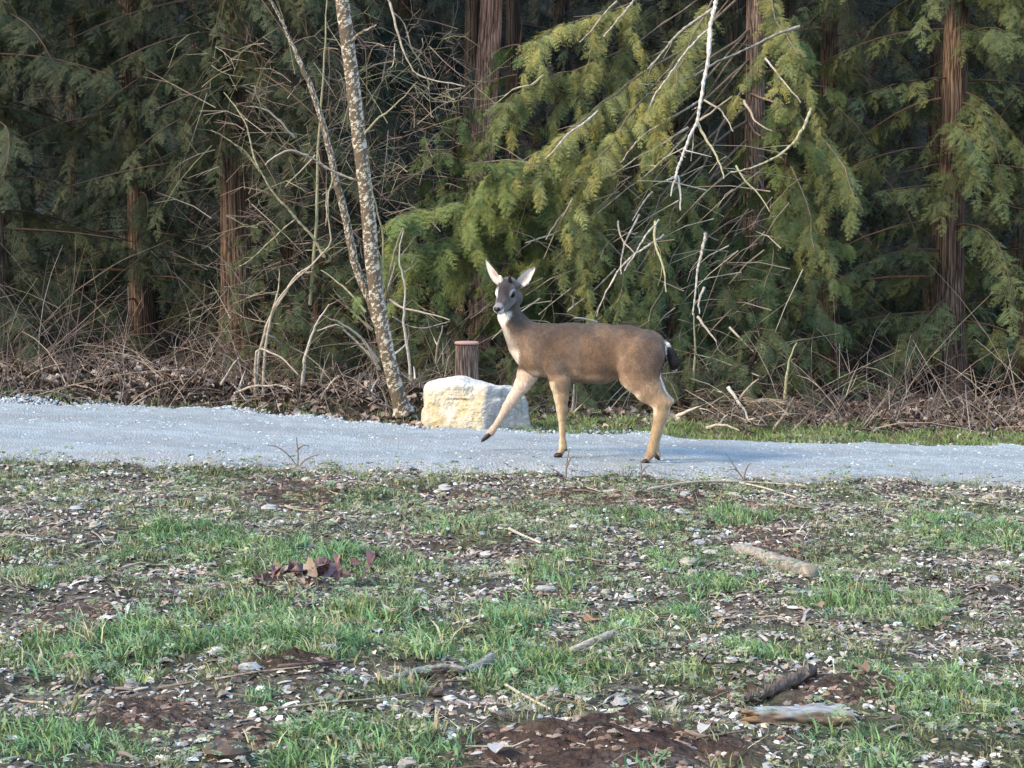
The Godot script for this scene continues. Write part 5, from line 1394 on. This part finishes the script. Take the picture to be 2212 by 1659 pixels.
func make_wood() -> void:
	var red := Color(0.5, 0.29, 0.2); var brown := Color(0.16, 0.115, 0.09); var dark := Color(0.09, 0.072, 0.062)
	var dull := Color(0.03, 0.039, 0.016); var grey := Color(0.048, 0.055, 0.023); var deep := Color(0.012, 0.02, 0.012); var blue := Color(0.01, 0.019, 0.019)  # deep and blue are darkened to stand for shade inside the wood
	# those one can tell apart
	var x := func(u: float, d: float) -> float: return (u / 2.16 - 512.0) / FOCAL * d
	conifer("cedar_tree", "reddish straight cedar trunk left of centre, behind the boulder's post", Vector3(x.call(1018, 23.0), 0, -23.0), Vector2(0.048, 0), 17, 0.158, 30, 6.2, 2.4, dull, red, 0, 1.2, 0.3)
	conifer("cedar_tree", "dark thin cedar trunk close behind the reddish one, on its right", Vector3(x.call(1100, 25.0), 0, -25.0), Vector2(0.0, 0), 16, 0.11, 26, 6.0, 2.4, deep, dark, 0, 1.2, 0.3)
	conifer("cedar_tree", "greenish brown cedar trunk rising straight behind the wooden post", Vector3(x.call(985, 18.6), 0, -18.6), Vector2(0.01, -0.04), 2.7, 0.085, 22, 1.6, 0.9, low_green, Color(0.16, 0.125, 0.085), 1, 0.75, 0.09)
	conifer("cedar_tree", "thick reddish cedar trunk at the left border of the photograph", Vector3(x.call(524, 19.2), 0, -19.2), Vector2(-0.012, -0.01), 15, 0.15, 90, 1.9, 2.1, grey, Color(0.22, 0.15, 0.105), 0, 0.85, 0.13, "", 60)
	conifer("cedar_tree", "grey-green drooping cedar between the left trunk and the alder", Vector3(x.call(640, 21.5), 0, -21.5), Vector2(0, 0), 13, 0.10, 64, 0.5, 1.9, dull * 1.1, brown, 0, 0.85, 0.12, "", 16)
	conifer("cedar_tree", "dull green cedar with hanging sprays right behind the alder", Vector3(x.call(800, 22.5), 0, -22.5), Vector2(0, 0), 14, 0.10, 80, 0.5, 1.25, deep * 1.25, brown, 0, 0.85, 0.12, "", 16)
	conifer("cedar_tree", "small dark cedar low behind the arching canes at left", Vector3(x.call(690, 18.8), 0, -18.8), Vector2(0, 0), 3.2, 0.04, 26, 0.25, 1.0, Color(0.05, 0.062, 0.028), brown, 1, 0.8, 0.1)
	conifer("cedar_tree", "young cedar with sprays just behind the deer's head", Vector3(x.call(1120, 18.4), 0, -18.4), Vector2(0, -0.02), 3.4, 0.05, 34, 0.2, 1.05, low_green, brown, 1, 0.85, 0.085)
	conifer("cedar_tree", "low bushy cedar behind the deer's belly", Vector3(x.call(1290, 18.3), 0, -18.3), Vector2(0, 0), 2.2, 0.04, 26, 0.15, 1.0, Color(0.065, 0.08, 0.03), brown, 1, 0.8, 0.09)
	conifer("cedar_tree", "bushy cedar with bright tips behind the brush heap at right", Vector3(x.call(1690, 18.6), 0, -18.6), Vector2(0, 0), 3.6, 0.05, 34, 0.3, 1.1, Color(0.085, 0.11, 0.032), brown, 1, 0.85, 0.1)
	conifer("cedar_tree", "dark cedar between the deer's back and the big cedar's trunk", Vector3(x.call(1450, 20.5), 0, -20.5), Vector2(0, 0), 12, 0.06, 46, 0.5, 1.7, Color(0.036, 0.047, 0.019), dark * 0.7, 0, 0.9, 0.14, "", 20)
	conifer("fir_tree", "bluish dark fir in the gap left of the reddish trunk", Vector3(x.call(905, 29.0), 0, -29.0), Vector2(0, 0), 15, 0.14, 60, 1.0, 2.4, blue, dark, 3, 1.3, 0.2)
	for q in [["low dark cedar seedling behind the tallest arching cane", 560, 18.0, 1.5], ["low cedar seedling in the dark hollow left of the alder's foot", 730, 17.8, 1.2], ["low cedar seedling close behind the alder's foot", 905, 17.9, 1.3], ["low cedar seedling right of the deer's rump", 1560, 17.6, 1.3], ["low cedar seedling at the right end of the brush heap", 1730, 17.7, 1.5], ["low cedar seedling under the deer's belly, behind the verge", 1330, 16.8, 0.8], ["low cedar seedling between the boulder and the deer's near foreleg", 1185, 16.6, 0.7], ["low cedar seedling just left of the deer's hind legs", 1260, 16.4, 0.55], ["low cedar seedling just right of the deer's hind legs", 1480, 16.4, 0.7], ["low cedar seedling behind the middle of the brush heap", 1630, 16.5, 0.8], ["low cedar seedling between the first two arching canes", 640, 17.0, 0.8], ["low cedar seedling directly left of the post", 950, 17.0, 0.8]]:
		conifer("cedar_seedling", q[0], Vector3(x.call(q[1], q[2]), 0, -q[2]), Vector2.ZERO, q[3], 0.025, 22, 0.06, 0.7, Color(0.05, 0.062, 0.024), brown, 1, 0.7, 0.09)
	# beyond the photograph's sides, and the rows behind
	var row := "dark trees deep in the wood"
	for q in [[-4.9, -18.6, 13, 0.16, grey, "grey-green cedar nearest the path at far left"], [-3.9, -21.0, 14, 0.12, dull, "slim dull cedar just left of the left trunk"], [-5.6, -22.0, 14, 0.14, grey, "grey-green cedar behind the one nearest the path at far left"], [4.3, -19.5, 14, 0.15, Color(0.085, 0.1, 0.035), "yellow-green cedar nearest the path right of the big cedar"], [5.6, -21.5, 14, 0.14, dull, "dull cedar behind the yellow-green one at far right"], [3.5, -22.0, 15, 0.12, dull, "slim dull cedar between the big cedar and the yellow-green one"], [-7.4, -20.0, 14, 0.15, dull, "dull cedar at the outer left end of the wood"], [7.6, -20.0, 14, 0.15, grey, "grey-green cedar at the outer right end of the wood"]]:
		conifer("cedar_tree", q[5], Vector3(q[0], 0, q[1]), Vector2.ZERO, q[2], q[3], 80, 0.5, 2.1, q[4], brown, 0, 0.95, 0.13, "cedars beside the photographed part of the wood", 24)
	for k in 5:
		var z := [-26.0, -29.5, -33.5, -38.0, -44.0][k] as float
		var n: int = [8, 9, 10, 11, 12][k]
		for i in n:
			var xx := (i + 0.5 + rng.randf_range(-0.35, 0.35)) / n * 2.0 - 1.0
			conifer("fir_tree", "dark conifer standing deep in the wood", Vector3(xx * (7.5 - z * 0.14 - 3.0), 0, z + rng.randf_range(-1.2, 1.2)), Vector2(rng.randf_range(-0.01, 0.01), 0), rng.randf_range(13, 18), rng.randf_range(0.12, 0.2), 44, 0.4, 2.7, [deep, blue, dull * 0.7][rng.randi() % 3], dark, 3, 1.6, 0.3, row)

var low_green := Color(0.075, 0.1, 0.03)

func _ready() -> void:
	rng.seed = 41
	bumps.seed = 4; bumps.frequency = 0.55; bumps.fractal_octaves = 3; bumps.noise_type = FastNoiseLite.TYPE_SIMPLEX
	fine.seed = 12; fine.frequency = 1.0; fine.fractal_octaves = 3; fine.noise_type = FastNoiseLite.TYPE_SIMPLEX
	patchy.seed = 29; patchy.frequency = 1.0; patchy.fractal_octaves = 3; patchy.noise_type = FastNoiseLite.TYPE_SIMPLEX

	var cam := Camera3D.new()
	cam.name = "camera"
	cam.fov = rad_to_deg(2.0 * atan(384.0 / FOCAL)); cam.near = 0.1; cam.far = 500.0
	cam.position = EYE; cam.rotation_degrees = Vector3(-PITCH, 0, 0)
	add_child(cam); cam.current = true
	var we := WorldEnvironment.new()
	we.name = "environment"
	var env := Environment.new()
	env.background_mode = Environment.BG_SKY
	var sky := Sky.new()
	var sm := ProceduralSkyMaterial.new()
	sm.sky_top_color = Color(0.6, 0.74, 0.92); sm.sky_horizon_color = Color(0.88, 0.93, 0.96); sm.sky_curve = 0.2
	sm.ground_bottom_color = Color(0.3, 0.28, 0.25); sm.ground_horizon_color = Color(0.7, 0.7, 0.68)
	sm.sky_energy_multiplier = 0.85
	sky.sky_material = sm
	env.sky = sky
	env.background_energy_multiplier = 1.0
	env.tonemap_mode = Environment.TONE_MAPPER_LINEAR
	env.tonemap_exposure = 4.9
	env.sdfgi_enabled = true; env.ssao_enabled = true; env.ssil_enabled = true
	we.environment = env
	add_child(we)
	var sun := DirectionalLight3D.new()
	sun.name = "sun"
	sun.light_color = Color(1.0, 0.93, 0.82); sun.light_energy = 0.5; sun.light_angular_distance = 14.0
	sun.shadow_enabled = true
	add_child(sun)
	sun.look_at_from_position(Vector3(-0.78, 0.6, 0.5) * 20.0, Vector3.ZERO)

	make_materials(); flat_mats()
	M.fronds = [frond_mesh(0.34, 9, 0.1, 1, 0.5), frond_mesh(0.26, 8, 0.07, 2), frond_mesh(0.28, 9, 0.09, 3), frond_mesh(0.4, 8, 0.08, 4, 0.4), frond_mesh(0.3, 7, 0.13, 9, 0.45)]
	lay_out()
	make_ground()
	make_boulder()
	make_alder()
	make_hero_cedar()
	make_wood()
	var hoofs := on_ground(557.1 * 2.16015, 459.0 * 2.16015)
	make_deer(hoofs + Vector3(0, 0.02, 0))
	make_canes()
	make_debris()
	make_cover()
